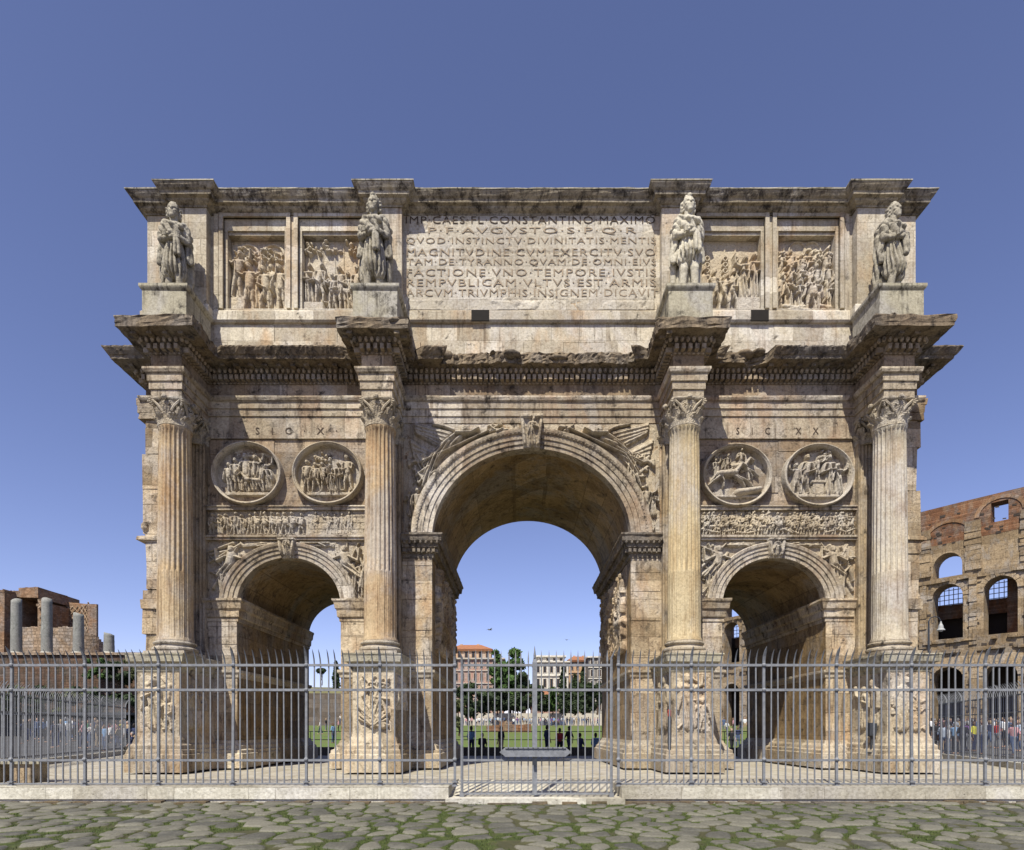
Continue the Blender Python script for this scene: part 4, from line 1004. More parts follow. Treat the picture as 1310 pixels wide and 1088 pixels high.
# --- statues of bound captives on the plinths
def statue(x, y, z, h, mat, turn, head, seed, short, label):
    rg = random.Random(seed); root = None; mb = MB(); k = h
    def c(a, b, r0, r1, n=12, fl=1.):
        if max(a[2], b[2]) < .84: a = (a[0]*.8, a[1]*.95, a[2]); b = (b[0]*.8, b[1]*.95, b[2]); r0 *= .84; r1 *= .84
        mb.caps([v*k for v in a], [v*k for v in b], r0*k, r1*k, n, fl)
    # legs, trousers, shoes
    for s_ in (-1, 1):
        kx = s_*.065; ky = -.03 if s_ == (1 if seed % 2 else -1) else .0
        c((s_*.055, 0, .46), (kx, ky-.02, .25), .062, .052); c((kx, ky-.02, .25), (kx+s_*.01, ky, .06), .05, .04)
        c((kx+s_*.01, ky, .035), (kx+s_*.025, ky-.085, .028), .036, .028)
    # tunic with belt
    zh = .33 if short else .2
    c((0, 0, .56), (0, 0, .40), .1, .125); c((0, 0, .44), (0, -.01, zh+.1), .115, .135, 16); c((-.06, -.02, zh+.1), (-.08, -.03, zh+.02), .07, .06); c((.06, -.02, zh+.1), (.07, -.03, zh), .07, .06)
    c((0, 0, .56), (0, .01, .73), .1, .115); c((-.08, .0, .76), (.08, .0, .76), .055, .055)
    hx, hy = .02*head, -.015
    # neck, head with brow and nose, beard, thick hair and soft cap
    c((0, 0, .77), (hx*.6, hy, .85), .046, .042); c((hx, hy, .885), (hx, hy, .945), .05, .06); c((hx, hy-.035, .872), (hx, hy-.05, .845), .044, .026)
    c((hx-.022, hy-.05, .94), (hx+.022, hy-.05, .94), .01, .01, 8); c((hx, hy-.062, .932), (hx, hy-.07, .912), .01, .013, 8); c((hx-.03, hy-.035, .91), (hx-.02, hy-.05, .9), .018, .014, 8); c((hx+.03, hy-.035, .91), (hx+.02, hy-.05, .9), .018, .014, 8)
    for q in range(7):
        aa = PI*(.02+.96*q/6); c((hx+.056*math.cos(aa), hy+.016+.05*math.sin(aa), .945), (hx+.06*math.cos(aa), hy+.02+.055*math.sin(aa), .872), .024, .02, 8)
    c((hx, hy+.012, .962), (hx, hy+.008, .985), .06, .045)
    if seed in (2, 3): c((hx, hy-.012, .985), (hx, hy-.03, 1.0), .036, .024)
    # arms crossed at the wrists before the belly
    for s_ in (-1, 1):
        c((s_*.135, 0, .755), (s_*.165, -.015, .60), .05, .044); c((s_*.165, -.02, .6), (-s_*.02, -.125, .595+s_*.018), .042, .03); c((-s_*.02, -.127, .595+s_*.018), (-s_*.055, -.122, .59), .028, .02)
    # cloak: over the shoulders and down the back to the calves, with folds hanging at both sides
    c((-.1, .05, .75), (.1, .05, .75), .07, .07); c((0, .075, .72), (0, .12, .2), .11, .125, 14)
    for s_ in (-1, 1):
        c((s_*.13, .02, .76), (s_*.185, .02, .34+.1*rg.random()), .05, .03); c((s_*.155, .06, .7), (s_*.16, .09, .12), .05, .035)
    c((-.12, -.02, .79), (.1, -.07, .73), .035, .03); c((.12, -.02, .78), (-.02, -.08, .74), .035, .03)
    c((.06, -.12, .56), (.07, -.13, .4), .04, .03)
    # tree-stump support and base
    c((0, .1, .0), (0, .1, .3), .09, .09); mb.box(-.2*k, .2*k, -.14*k, .18*k, -.01*k, .02*k)
    def disp(co):
        X, Y, Z = co[:, 0]/k, co[:, 1]/k, co[:, 2]/k
        a = np.arctan2(Y, X); low = np.clip((.60-Z)*6, 0, 1)*np.clip((Z-zh+.03)*20, 0, 1)
        f = (np.abs(np.sin(a*8.5+Z*5+3*fbm(X*6+9, Z*4+9, seed)))-.6)*.036*low
        up = np.clip((Z-.56)*9, 0, 1)*np.clip((.82-Z)*12, 0, 1)
        f += (np.abs(np.sin(X*38+Z*34+4*fbm(X*8+5, Z*8+5, seed+1)))-.6)*.02*up
        f += (fbm(X*30+40, Z*30+Y*25+40, seed+2)-.5)*.008
        hd = np.clip((Z-.86)*30, 0, 1)*(Y > hy-.01)
        f += np.sin(X*170)*np.sin(Z*150)*.006*hd
        return (f*k).astype(np.float32)
    o = remesh(mb, .013, 'captive_statue', mat, None, disp)
    o.location = (x, y, z); o.rotation_euler = (0, 0, turn)
    tag(o, label, 'statue', 'statues of bound captives on the attic plinths')
    # bound hands with fingers
    hm = MB()
    for s_ in (-1, 1):
        for q in range(5):
            a0 = (-s_*.05*k, (-.128-.002*q)*k, (.615-.012*q)*k)
            hm.tube([a0, (a0[0]-s_*.022*k, a0[1]-.008*k, a0[2]-.003*k), (a0[0]-s_*.04*k, a0[1]+.004*k, a0[2]-.012*k)], [.0075*k, .0065*k, .005*k], 6)
    hm.build('hand', mat, o, True)
statue(-10.57, -1.16, 14.64, 2.82, M['statue'], R(14), -.6, 1, False, 'grey marble captive with head turned left, on the leftmost attic plinth')
statue(-4.42, -1.16, 14.64, 3.05, M['statue'], R(-3), -.1, 2, False, 'grey bearded marble captive in long tunic, left of the big inscription')
statue(5.26, -1.16, 14.64, 3.03, M['statueW'], R(4), .1, 3, True, 'white bearded marble captive in short tunic, right of the big inscription')
statue(11.56, -1.16, 14.64, 2.85, M['statue'], R(16), .8, 4, False, 'grey marble captive with long cloak, on the rightmost attic plinth')
# ---------------------------------------------------------------- ground, paving, street
M['ground'] = stone('pale_asphalt', (.10, .10, .10), (.16, .155, .15), stain=(.1, .095, .09), stain_amt=.4, streak=0, bump=.2, pits=0)
M['asph'] = stone('dark_asphalt', (.06, .06, .065), (.10, .10, .105), stain=(.04, .04, .04), stain_amt=.4, streak=0, bump=.2, pits=0)
M['soil'] = stone('brown_soil', (.12, .09, .055), (.22, .17, .11), stain=(.05, .06, .025), stain_amt=.6, streak=0, bump=.8, pits=0)
g = MB(); g.add([(-900, -80, -.42), (900, -80, -.42), (900, 1500, -.42), (-900, 1500, -.42)], [(0, 1, 2, 3)]); g.build('ground', M['ground'], kind='structure')
ENC = [(-15.2, -5.9), (-16.9, 0), (-20.9, 12.2), (-8, 10.6), (8, 10.6), (19.5, 8), (16.6, 0), (15.0, -5.9)]
g = MB(); n = 8
poly = [(-34, -5.9), (-34, -5.0), (-15.3, -5.0)]+ENC[1:-1]+[(15.3, -5.0), (34, -5.0), (34, -5.9), (2.36, -5.9), (2.36, -3.6), (-1.56, -3.6), (-1.56, -5.9)]
V = [(x, y, 0.) for x, y in poly]+[(x, y, -.41) for x, y in poly]; m_ = len(poly)
g.add(V, [tuple(range(m_))]+[(i, (i+1) % m_, m_+(i+1) % m_, m_+i) for i in range(m_)])
g.build('paving', M['trav'], kind='structure')
g = MB(); g.add([(-1.56, -5.75, -.25), (2.36, -5.75, -.25), (2.36, -3.6, -.002), (-1.56, -3.6, -.002), (-1.56, -5.75, -.4), (2.36, -5.75, -.4)], [(0, 1, 2, 3), (0, 1, 5, 4)]); g.build('ramp', M['trav'], kind='structure')
# street of basalt polygons with moss: one sheet whose stones rise out of the joints
def street():
    x0, x1, y0, y1, st = -13.5, 13.5, -13.2, -6.08, .03
    cw = .47
    xs_ = np.arange(x0, x1, st); ys_ = np.arange(y0, y1+st, st); X, Y = np.meshgrid(xs_, ys_)
    wx = X+.06*(fbm(X*2.1, Y*2.1, 31)-.5)*2; wy = Y+.05*(fbm(X*2.1+7, Y*2.1, 32)-.5)*2
    gx = np.floor(wx/cw).astype(int); gy = np.floor(wy/cw).astype(int)
    jx = np.random.RandomState(1).rand(128, 128); jy = np.random.RandomState(2).rand(128, 128); ji = np.random.RandomState(3).rand(128, 128)
    f1 = np.full(X.shape, 9.); f2 = np.full(X.shape, 9.); cid = np.zeros(X.shape)
    for a in (-2, -1, 0, 1, 2):
        for b in (-2, -1, 0, 1, 2):
            ix, iy = (gx+a), (gy+b)
            px = (ix+.5+.62*(jx[ix % 128, iy % 128]-.5)*1.65)*cw; py = (iy+.5+.62*(jy[ix % 128, iy % 128]-.5)*1.5)*cw
            d = np.hypot(wx-px, (wy-py)*.92); c = ji[ix % 128, iy % 128]
            nf = d < f1; f2 = np.where(nf, f1, np.minimum(f2, d)); cid = np.where(nf, c, cid); f1 = np.where(nf, d, f1)
    e = f2-f1; gap = .06+.05*np.clip(fbm(X*.9, Y*.9, 33)*2-.75, 0, 1)+.03*(fbm(X*5, Y*5, 34)-.5)
    near = np.clip((Y+6.55)/.35, 0, 1)*.25; gap = gap+near*(np.abs(X-.6) < 2.3)
    s_ = np.clip((e-gap)/.06, 0, 1); s_ = s_*s_*(3-2*s_)
    Z = -.375+.042*s_+.012*np.clip((e-gap)/.35, 0, 1)+.018*(cid-.5)*s_+.006*(fbm(X*6, Y*6, 35)-.5)*s_+.012*(fbm(X*9, Y*9, 36)-.5)*(1-s_)+.02*(fbm(X*.5, Y*.5, 37)-.5)
    V = np.stack([X, Y, Z], -1); nz, nx = X.shape
    col = np.stack([s_, cid, fbm(X*1.3, Y*1.3, 38), np.ones_like(s_)], -1)
    m, nt, b = newmat('basalt_and_moss'); at_ = nd(nt, 'ShaderNodeVertexColor'); at_.layer_name = 'mask'
    sp = nd(nt, 'ShaderNodeSeparateColor'); nt.links.new(at_.outputs[0], sp.inputs[0]); tc = nd(nt, 'ShaderNodeTexCoord').outputs['Object']
    f = noise(nt, tc, 22, 7, .7); f2_ = noise(nt, tc, 4, 6, .65)
    st_ = ramp(nt, sp.outputs[1], [(0., (.062, .061, .052)), (.45, (.098, .094, .074)), (1., (.145, .138, .107))])
    st_ = mixc(nt, .8, st_, ramp(nt, f, [(.25, (.6, .6, .6)), (.75, (1.4, 1.4, 1.38))]), 'MULTIPLY')
    st_ = mixc(nt, ramp(nt, f2_, [(.5, 0.), (.72, .45)]), st_, (.19, .18, .145))
    mo = ramp(nt, noise(nt, tc, 7, 6, .7), [(.3, (.022, .03, .008)), (.5, (.042, .056, .013)), (.62, (.062, .074, .02)), (.75, (.085, .07, .035))])
    so_ = mixc(nt, ramp(nt, sp.outputs[2], [(.34, .6), (.5, .0)]), mo, (.06, .05, .03))
    fac = ramp(nt, mathn(nt, 'ADD', sp.outputs[0], mathn(nt, 'MULTIPLY', mathn(nt, 'SUBTRACT', f, .5), .5)), [(.35, 0.), (.6, 1.)])
    nt.links.new(mixc(nt, fac, so_, st_), b.inputs['Base Color']); b.inputs['Roughness'].default_value = .75
    bp = nd(nt, 'ShaderNodeBump'); bp.inputs['Strength'].default_value = .6; bp.inputs['Distance'].default_value = .015; nt.links.new(f, bp.inputs['Height']); nt.links.new(bp.outputs[0], b.inputs['Normal'])
    mkobj('street', V.reshape(-1, 3), quads(nz, nx), m, None, True, col.reshape(-1, 4))['kind'] = 'structure'
    # grass in the joints
    rg = np.random.RandomState(5); N = 150000
    pi = rg.randint(0, nz, N); pj = rg.randint(0, nx, N)
    ok = (s_[pi, pj] < .15) & (fbm(X*1.3, Y*1.3, 38)[pi, pj] > .38) & (fbm(X*3.3, Y*3.3, 39)[pi, pj] > .40)
    pi = pi[ok][:42000]; pj = pj[ok][:42000]; n_ = len(pi)
    P = np.stack([X[pi, pj]+rg.uniform(-.015, .015, n_), Y[pi, pj]+rg.uniform(-.015, .015, n_), Z[pi, pj]-.003], -1)
    a = rg.uniform(0, 2*PI, n_); h = rg.uniform(.015, .05, n_); w = rg.uniform(.004, .009, n_)
    dx = np.stack([np.cos(a)*w, np.sin(a)*w, 0*a], -1); tip = P+np.stack([rg.uniform(-.02, .02, n_), rg.uniform(-.02, .02, n_), h], -1)
    V = np.stack([P-dx, P+dx, tip], 1).reshape(-1, 3); Fc = np.arange(n_*3).reshape(-1, 3)
    gm = plain('joint_grass', (.085, .125, .028), .7, .4, 5, c2=(.05, .06, .018))
    tag(mkobj('grass', V, Fc, gm), 'short green grass and moss growing in the joints of the basalt street', 'grass', kind='stuff')
street()
g = MB(); rg = random.Random(1); nsg = 120
for i in range(nsg):
    x = -20+40*i/nsg; g.box(x, x+.34, -6.14-rg.uniform(0, .07), -5.9, -.41, -.30-rg.uniform(0, .05), .006)
g.build('soil_strip', M['soil'], kind='structure')
g = MB()
for x0, x1 in ((-36, -1.56), (2.36, 36)):
    x = x0 if x0 < -2 else x0
    while x < x1-.05:
        x2 = min(x+2.3, x1); g.box(x+.004, x2-.004, -6.02, -5.62, -.27, .015, .004); x = x2
    g.box(x0, x1, -5.98, -5.64, -.41, -.262)
g.build('kerb', M['kerb'], kind='structure')
g = MB(); g.box(-1.62, 2.42, -6.16, -5.7, -.40, -.245, .004); g.build('threshold', M['kerb'], kind='structure')

# ---------------------------------------------------------------- railings
def bent(mb, x, y, z0, z1, r, fwd=-.16, ux=0):
    pts = [(x, y, z0), (x, y, z1-.42), (x, y+fwd*.06, z1-.30), (x, y+fwd*.25, z1-.2), (x, y+fwd*.6, z1-.09), (x, y+fwd, z1)]
    mb.tube(pts, [r, r, r, r*.95, r*.75, r*.15], 4)
def picket(x, y, z0, z1, r, mat, par, name='picket', fwd=-.16):
    mb = MB(); bent(mb, 0, 0, 0, z1-z0, r, fwd); o = mb.build(name, mat, par); o.location = (x, y, z0); return o
def copyp(o, loc, par):
    c = o.copy(); COL.objects.link(c); c.parent = par; c.location = loc; c.rotation_euler = (random.uniform(-.004, .004), random.uniform(-.006, .006), 0); return c
def railing(name, posts, lab, ext, YF=-5.8):
    root = empty(name, ((posts[0]+posts[-1])/2*0, 0, 0), label=lab, cat='fence')
    p0 = None; k0 = None; cnt = 0
    xs_ = posts
    kn = MB()
    for x in xs_:
        if p0 is None:
            mb = MB(); bent(mb, 0, 0, 0, 3.2, .038, -.18)
            for z in (.03, .12): mb.box(-.06, .06, -.06, .06, z-.03, z)
            for z in (.62, 2.22, 2.79): mb.ell((0, -.02, z), (.055, .055, .05), 8, 5)
            p0 = mb.build('post', M['iron'], root); p0.location = (x, YF, 0)
        else: copyp(p0, (x, YF, 0), root)
    gaps = list(zip(xs_[:-1], xs_[1:]))
    for a, b in gaps:
        for q in range(1, 10):
            x = a+(b-a)*q/10
            if k0 is None: k0 = picket(x, YF, .05, 3.14, .0185, M['iron'], root)
            elif cnt < 99: copyp(k0, (x, YF, .05), root)
            cnt += 1
    for z, r in ((.06, .016), (.60, .026), (2.22, .028), (2.79, .028)):
        mb = MB(); mb.box(xs_[0]-.02, xs_[-1]+.02, YF-r*.9, YF+r*.9, z-r, z+r)
        mb.build('rail', M['iron'], root)
    return root
Lp = [(px-662)/55.5 for px in (-173, -79, 15, 109, 203, 298, 392, 486, 582)]
Rp = [(px-662)/55.5 for px in (791, 884, 977, 1070, 1166, 1260, 1355, 1450)]
railing('iron_railing', Lp, 'grey iron railing with bent spikes on the kerb left of the gate', -1)
railing('iron_railing', Rp, 'grey iron railing with bent spikes on the kerb right of the gate', 1)
# gate
gate = empty('iron_gate', (0, 0, 0), label='grey iron double gate with straight spikes and a pointed lock bar in the middle', cat='gate')
YG = -5.8; gx0, gx1, gm_ = (591-662)/55.5, (782-662)/55.5, (684-662)/55.5
for x in (gx0, gx1):
    mb = MB(); mb.tube([(x, YG, -.24), (x, YG, 2.75), (x, YG-.05, 2.95), (x+(.06 if x > 0 else -.06), YG-.16, 3.12)], [.036, .036, .03, .008], 6)
    mb.box(x-.05, x+.05, YG-.05, YG+.05, -.245, -.15); mb.build('gate_post', M['iron'], gate)
mb = MB(); mb.box(gm_-.055, gm_+.055, YG-.03, YG+.03, -.2, 2.85)
mb.add([(gm_-.055, YG-.03, 2.85), (gm_+.055, YG-.03, 2.85), (gm_+.055, YG+.03, 2.85), (gm_-.055, YG+.03, 2.85), (gm_-.02, YG, 3.0), (gm_+.02, YG, 3.0), (gm_, YG, 3.2)], [(0, 1, 5, 4), (1, 2, 5), (2, 3, 4, 5), (3, 0, 4), (4, 5, 6)])
mb.tube([(gm_, YG, 2.95), (gm_, YG, 3.02), (gm_, YG, 3.24)], [.03, .035, .003], 6)
mb.build('centre_post', M['iron'], gate)
k0 = None
for a, b in ((gx0, gm_), (gm_, gx1)):
    n = 10
    for q in range(1, n+1 if a == gx0 else n+1):
        x = a+(b-a)*q/(n+(1 if a == gx0 else .6))
        if x > b-.05: continue
        if k0 is None:
            mb = MB(); mb.tube([(0, 0, 0), (0, 0, 3.02), (0, 0, 3.06), (0, 0, 3.13), (0, 0, 3.32)], [.0175, .0175, .026, .024, .002], 4)
            k0 = mb.build('picket', M['iron'], gate); k0.location = (x, YG, -.18)
        else: copyp(k0, (x, YG, -.18), gate)
for z, r in ((-.17, .02), (.09, .022), (.60, .026), (2.22, .028), (2.79, .028)):
    mb = MB(); mb.box(gx0, gx1, YG-r, YG+r, z-r, z+r); mb.build('rail', M['iron'], gate)
mb = MB(); xl, xr = (639-662)/56, (731-662)/56
for (y0, y1, k) in ((YG-.13, YG-.05, 0),):
    pts = [(xl, .79), (xl+.13, .69), (xr-.13, .69), (xr, .79), (xr-.13, .90), (xl+.13, .90)]
    mb.add([(x, y0, z) for x, z in pts]+[(x, y1, z) for x, z in pts], [tuple(range(6)), tuple(range(6, 12))[::-1]]+[(i, (i+1) % 6, 6+(i+1) % 6, 6+i) for i in range(6)])
    mb.box(xl+.13, xr-.13, y0-.03, y0+.01, .875, .905); mb.box(xl+.13, xr-.13, y0-.03, y0+.01, .685, .71)
lb = mb.build('lock_bar', M['iron'], gate)
mb = MB()
for i in range(12): mb.ell((xl+.2+i*(xr-xl-.4)/11, YG-.165, .89), (.012, .01, .012), 6, 4)
mb.box(gm_-.05, gm_+.05, YG-.15, YG-.1, .5, .62); mb.build('lock', M['ironD'], lb)

# outer railings of the enclosure, lower kerb and bent spikes
def side_rail(P, lab, h=2.9, r=.014, sp=.17):
    root = empty('iron_railing', (0, 0, 0), label=lab, cat='fence'); kb = MB(); cnt = 0; k0 = None; p0 = None; stf = MB()
    for (a, b) in zip(P[:-1], P[1:]):
        a = Vector(a); b = Vector(b); L = (b-a).length; d = (b-a)/L; n = Vector((d.y, -d.x)); ang = math.atan2(d.y, d.x)
        hw = .17; q = [a-n*hw, b-n*hw, b+n*hw, a+n*hw]
        kb.add([(v.x, v.y, z) for z in (.0, .22) for v in q], [(0, 1, 2, 3), (4, 5, 6, 7), (0, 1, 5, 4), (1, 2, 6, 5), (2, 3, 7, 6), (3, 0, 4, 7)])
        for z, rr in ((.36, .02), (1.9, .022), (h-.42, .022)):
            mb = MB(); q = [a-n*rr, b-n*rr, b+n*rr, a+n*rr]
            mb.add([(v.x, v.y, zz) for zz in (z-rr, z+rr) for v in q], [(0, 1, 2, 3), (4, 5, 6, 7), (0, 1, 5, 4), (1, 2, 6, 5), (2, 3, 7, 6), (3, 0, 4, 7)]); mb.build('rail', M['iron'], root)
        k = int(L/sp)
        for i in range(k+1):
            p = a+d*(L*i/k)
            if i % 11 == 0:
                if p0 is None:
                    mb = MB(); bent(mb, 0, 0, 0, h-.18, .034, -.16); p0 = mb.build('post', M['iron'], root); c = p0
                else: c = copyp(p0, (0, 0, 0), root)
                c.location = (p.x, p.y, .2); c.rotation_euler = (0, 0, ang+(PI if n.dot(p-Vector((0, 3))) < 0 and False else PI)); continue
            if cnt < 100:
                if k0 is None: c = k0 = picket(0, 0, .2, h, r, M['iron'], root)
                else: c = copyp(k0, (0, 0, 0), root)
                c.location = (p.x, p.y, .2); c.rotation_euler = (0, 0, ang+PI)
            else: stf.tube([(p.x, p.y, .2), (p.x, p.y, h-.4), (p.x-n.x*.05, p.y-n.y*.05, h-.12), (p.x-n.x*.14, p.y-n.y*.14, h)], [r, r, r*.9, .002], 4)
            cnt += 1
    if stf.v: tag(stf.build('further_pickets', M['iron'], root), kind='stuff')
    kb.build('railing_kerb', M['kerb'], root)
    return root
side_rail([(-20.9, 12.2), (-16.9, 0), (-15.25, -5.2)], 'grey iron railing of the enclosure running back behind the left end of the arch')
side_rail([(15.05, -5.2), (16.6, 0), (19.5, 8)], 'grey iron railing of the enclosure running back behind the right end of the arch')
# low parapet and thin rail closing the back
P = [(-20.9, 12.2), (-8, 10.6), (8, 10.6), (19.5, 8)]
root = empty('low_parapet', (0, 0, 0), label='low dark stone parapet with thin handrail behind the arch', cat='parapet')
pm_ = MB(); rm = MB()
M['parapet'] = stone('dark_parapet_stone', (.06, .058, .055), (.11, .105, .1), stain_amt=.3, streak=.2, bump=.4)
for a, b in zip(P[:-1], P[1:]):
    a = Vector(a); b = Vector(b); d = (b-a).normalized(); n = Vector((d.y, -d.x))*.22; q = [a-n, b-n, b+n, a+n]
    pm_.add([(v.x, v.y, z) for z in (0, .42) for v in q], [(0, 1, 2, 3), (4, 5, 6, 7), (0, 1, 5, 4), (1, 2, 6, 5), (2, 3, 7, 6), (3, 0, 4, 7)])
    k = int((b-a).length/2.2)
    for i in range(k+1):
        p = a.lerp(b, i/k); rm.tube([(p.x, p.y, .4), (p.x, p.y, 1.22)], .018, 5)
    for z in (.8, 1.22): rm.tube([(a.x, a.y, z), (b.x, b.y, z)], .02, 5)
pm_.build('parapet_wall', M['parapet'], root); rm.build('handrail', M['ironD'], root)

# small things inside the enclosure
root = empty('stone_bench', (-12.3, -4.75, 0), label='low bench of rough stone blocks behind the railing at the left', cat='bench')
mb = MB(); mb.box(-.9, .65, -.3, .3, .47, .57, .015); mb.build('bench_slab', M['plinth'], root)
for x0, x1 in ((-.1, .42), (-.85, -.5)):
    mb = MB(); V0 = 0; mb.box(x0, x1, -.24, .28, .0, .468, .02); mb.build('bench_block', M['ped'], root)
root = empty('marker_post', (4.44, -2.12, .56), label='slim black marker post with red top before the right inner pedestal', cat='post')
mb = MB(); mb.lathe([(.03, .0), (.07, .01), (.07, .05), (.05, .07), (.05, 1.12), (.045, 1.13)], n=14); mb.build('post_shaft', M['ironD'], root)
mb = MB(); mb.lathe([(.046, 1.13), (.055, 1.14), (.055, 1.3), (.03, 1.34)], n=14); mb.build('post_top', plain('dull_red_paint', (.33, .07, .05), .6), root)
root = empty('floodlight', (10.72, -1.5, .9), label='small black floodlight on the ledge beside the rightmost pedestal', cat='floodlight')
mb = MB(); mb.box(-.025, .025, -.025, .025, -.3, .25); mb.box(-.09, .09, -.1, .1, -.3, -.27); mb.build('bracket', M['ironD'], root)
mb = MB(); mb.box(-.1, .1, -.1, .06, .22, .6, .01); mb.box(-.12, .12, .06, .08, .2, .62); mb.build('lamp_housing', M['ironD'], root)
# ---------------------------------------------------------------- the amphitheatre behind on the right
M['cwall'] = stone('amphitheatre_travertine', (.25, .185, .115), (.46, .36, .24), block=(2.6, 1.3, .03), stain=(.09, .062, .04), stain_amt=.75, streak=.6, bump=1., pits=0, fine=5, scale=.25, crust=.1)
M['cbrick'] = stone('amphitheatre_brick', (.17, .08, .045), (.29, .15, .08), block=(1.2, .3, .03), stain=(.09, .055, .035), stain_amt=.6, streak=.3, bump=.7, pits=0, fine=5, scale=.2, warm=(.36, .25, .16))
M['cdark'] = plain('deep_shadowed_stone', (.06, .047, .037), .9)  # shade of the interior and beam holes put into the colour
M['net'] = plain('steel_window_grid', (.35, .37, .4), .5)
Kc = 1.6; u = Vector((-.654, .756)).normalized()
A0 = Vector((46.9*Kc, (55-19.5*1)*Kc+19.5*(Kc-1)*-1+0))  # start of the wall at the right edge of the frame
A0 = Vector((46.9*Kc, 55*Kc+CY))
nn = Vector((-u.y, u.x)); nn = -nn if nn.y > 0 else nn    # towards the camera side
def cm(s, z, d):  # wall coordinates -> world, d = depth away from the viewer; the line curves like the ellipse
    k = s*s*.0022
    p = A0+u*s-nn*(d+k); return (p.x, p.y, z)
col_root = empty('amphitheatre', (0, 0, 0), label='huge ruined amphitheatre of stone arches with red brick top, at the right', cat='amphitheatre')
SP = 6.72; S0 = 2.8; bays = range(-1, 12)
w = MB(); rv = w; bw = MB(); brv = bw
for b in bays:
    c = S0+b*SP; a, e = c-SP/2, c+SP/2
    up = 2.05
    opening(w, rv, cm, a, e, -1, 13.9, c, 2.05, -1, 9.6, 1.75, 3.2, 12)
    opening(w, rv, cm, a, e, 13.9, 25.6, c, 2.05, 15.9, 22.6, 2.1, 3.2, 12)
    if b % 2: opening(w, rv, cm, a, e, 25.6, 31.2, c, 1.95, 25.85, 27.6, 2.1, 3.2, 12)
    else: w.add([cm(a, 25.6, 0), cm(e, 25.6, 0), cm(e, 31.2, 0), cm(a, 31.2, 0)], [(0, 1, 2, 3)])
    if b % 2 == 0: opening(bw, brv, cm, a, e, 31.2, 37.3, c+.1, 1.05, 33.0, 36.0, 0, 2.4, 2)
    else: opening(bw, brv, cm, a, e, 31.2, 37.3, c, .01, 31.3, 31.4, 0, 2.4, 2)
    bw.add([cm(a, 37.3, 0), cm(e, 37.3, 0), cm(e, 37.3, 2.4), cm(a, 37.3, 2.4)], [(0, 1, 2, 3)])
w.build('stone_wall', M['cwall'], col_root); 
bw.build('brick_wall', M['cbrick'], col_root)
# relieving arches in brick, piers, string courses, broken blocks
def cbox(mb, s0, s1, d0, d1, z0, z1, j=0):
    V = [list(cm(s, z, d)) for z in (z0, z1) for d in (d0, d1) for s in (s0, s1)]
    if j: V = [[q+random.uniform(-j, j) for q in v] for v in V]
    mb.add(V, [(0, 2, 3, 1), (4, 5, 7, 6), (0, 1, 5, 4), (2, 6, 7, 3), (0, 4, 6, 2), (1, 3, 7, 5)])
M['cpale'] = stone('pale_brick_arch', (.28, .16, .09), (.38, .24, .14), block=(.35, 3, .03), bump=.6, pits=0, fine=5)
rg = random.Random(4); hol = MB()
for b in bays:
    pr = MB(); sc_ = MB(); ra = MB()
    c = S0+b*SP; e = c+SP/2
    z = 13.9
    for zz in (-1, 14.6): 
        z = zz
        while z < (13.4 if zz < 0 else 24.5):
            h = rg.uniform(.6, 1.2); cbox(pr, e-.5, e+.5, -rg.uniform(.15, .4), .1, z, z+h-.03, .04); z += h
    z = 26.3
    while z < 33.4:
        h = rg.uniform(.5, .9); cbox(pr, e-.95-rg.uniform(0, .2), e+.95+rg.uniform(0, .2), -rg.uniform(.1, .35), .1, z, z+h-.03, .04); z += h
    for z0 in (13.6, 15.2, 25.0):
        s = e-SP
        while s < e:
            L = rg.uniform(.5, 1.6)
            if rg.random() < .8: cbox(sc_, s, min(s+L, e)-.03, -rg.uniform(.15, .6), .1, z0+rg.uniform(-.05, .1), z0+rg.uniform(.35, .7), .05)
            s += L
    for i in range(14):
        t0, t1 = PI*i/14, PI*(i+1)/14
        if b % 2: r0, r1, zc, MBt = 2.9, 3.5, 32.0, ra
        else: r0, r1, zc, MBt = 2.6, 3.2, 34.2, ra
        V = []
        for (r, t) in ((r0, t0), (r1, t0), (r1, t1), (r0, t1)):
            V.append(cm(c-r*math.cos(t), min(37.25, zc+r*.85*math.sin(t)), -.12))
        V2 = [cm(c-r*math.cos(t), min(37.25, zc+r*.85*math.sin(t)), .1) for (r, t) in ((r0, t0), (r1, t0), (r1, t1), (r0, t1))]
        MBt.add(V+V2, [(0, 1, 2, 3), (0, 1, 5, 4), (1, 2, 6, 5), (2, 3, 7, 6), (3, 0, 4, 7)])
    for r0, r1, zc, k in ((2.05, 2.75, 9.6, .86), (2.05, 2.8, 22.6, 1.02)):
        for i in range(12):
            t0, t1 = PI*i/12+.01, PI*(i+1)/12-.01; o = -rg.uniform(.05, .2)
            V = [cm(c-r*math.cos(t), zc+r*k*math.sin(t), dd) for dd in (o, .1) for (r, t) in ((r0, t0), (r1, t0), (r1, t1), (r0, t1))]
            sc_.add(V, [(0, 1, 2, 3), (0, 1, 5, 4), (1, 2, 6, 5), (2, 3, 7, 6), (3, 0, 4, 7)])
    for i in range(90):
        s = c+rg.uniform(-3.3, 3.3); z = rg.uniform(4, 36)
        if abs(s-c) < 2.4 and (z < 13 or 15 < z < 25.5 or 25.5 < z < 31): continue
        q = rg.uniform(.14, .34); cbox(hol, s-q, s+q*1.2, -.405, -.39, z-q*.5, z+q*.6, .04)
    pr.build('half_column_pier', M['cwall'], col_root); sc_.build('string_course', M['cwall'], col_root); ra.build('relieving_arch', M['cpale'], col_root)
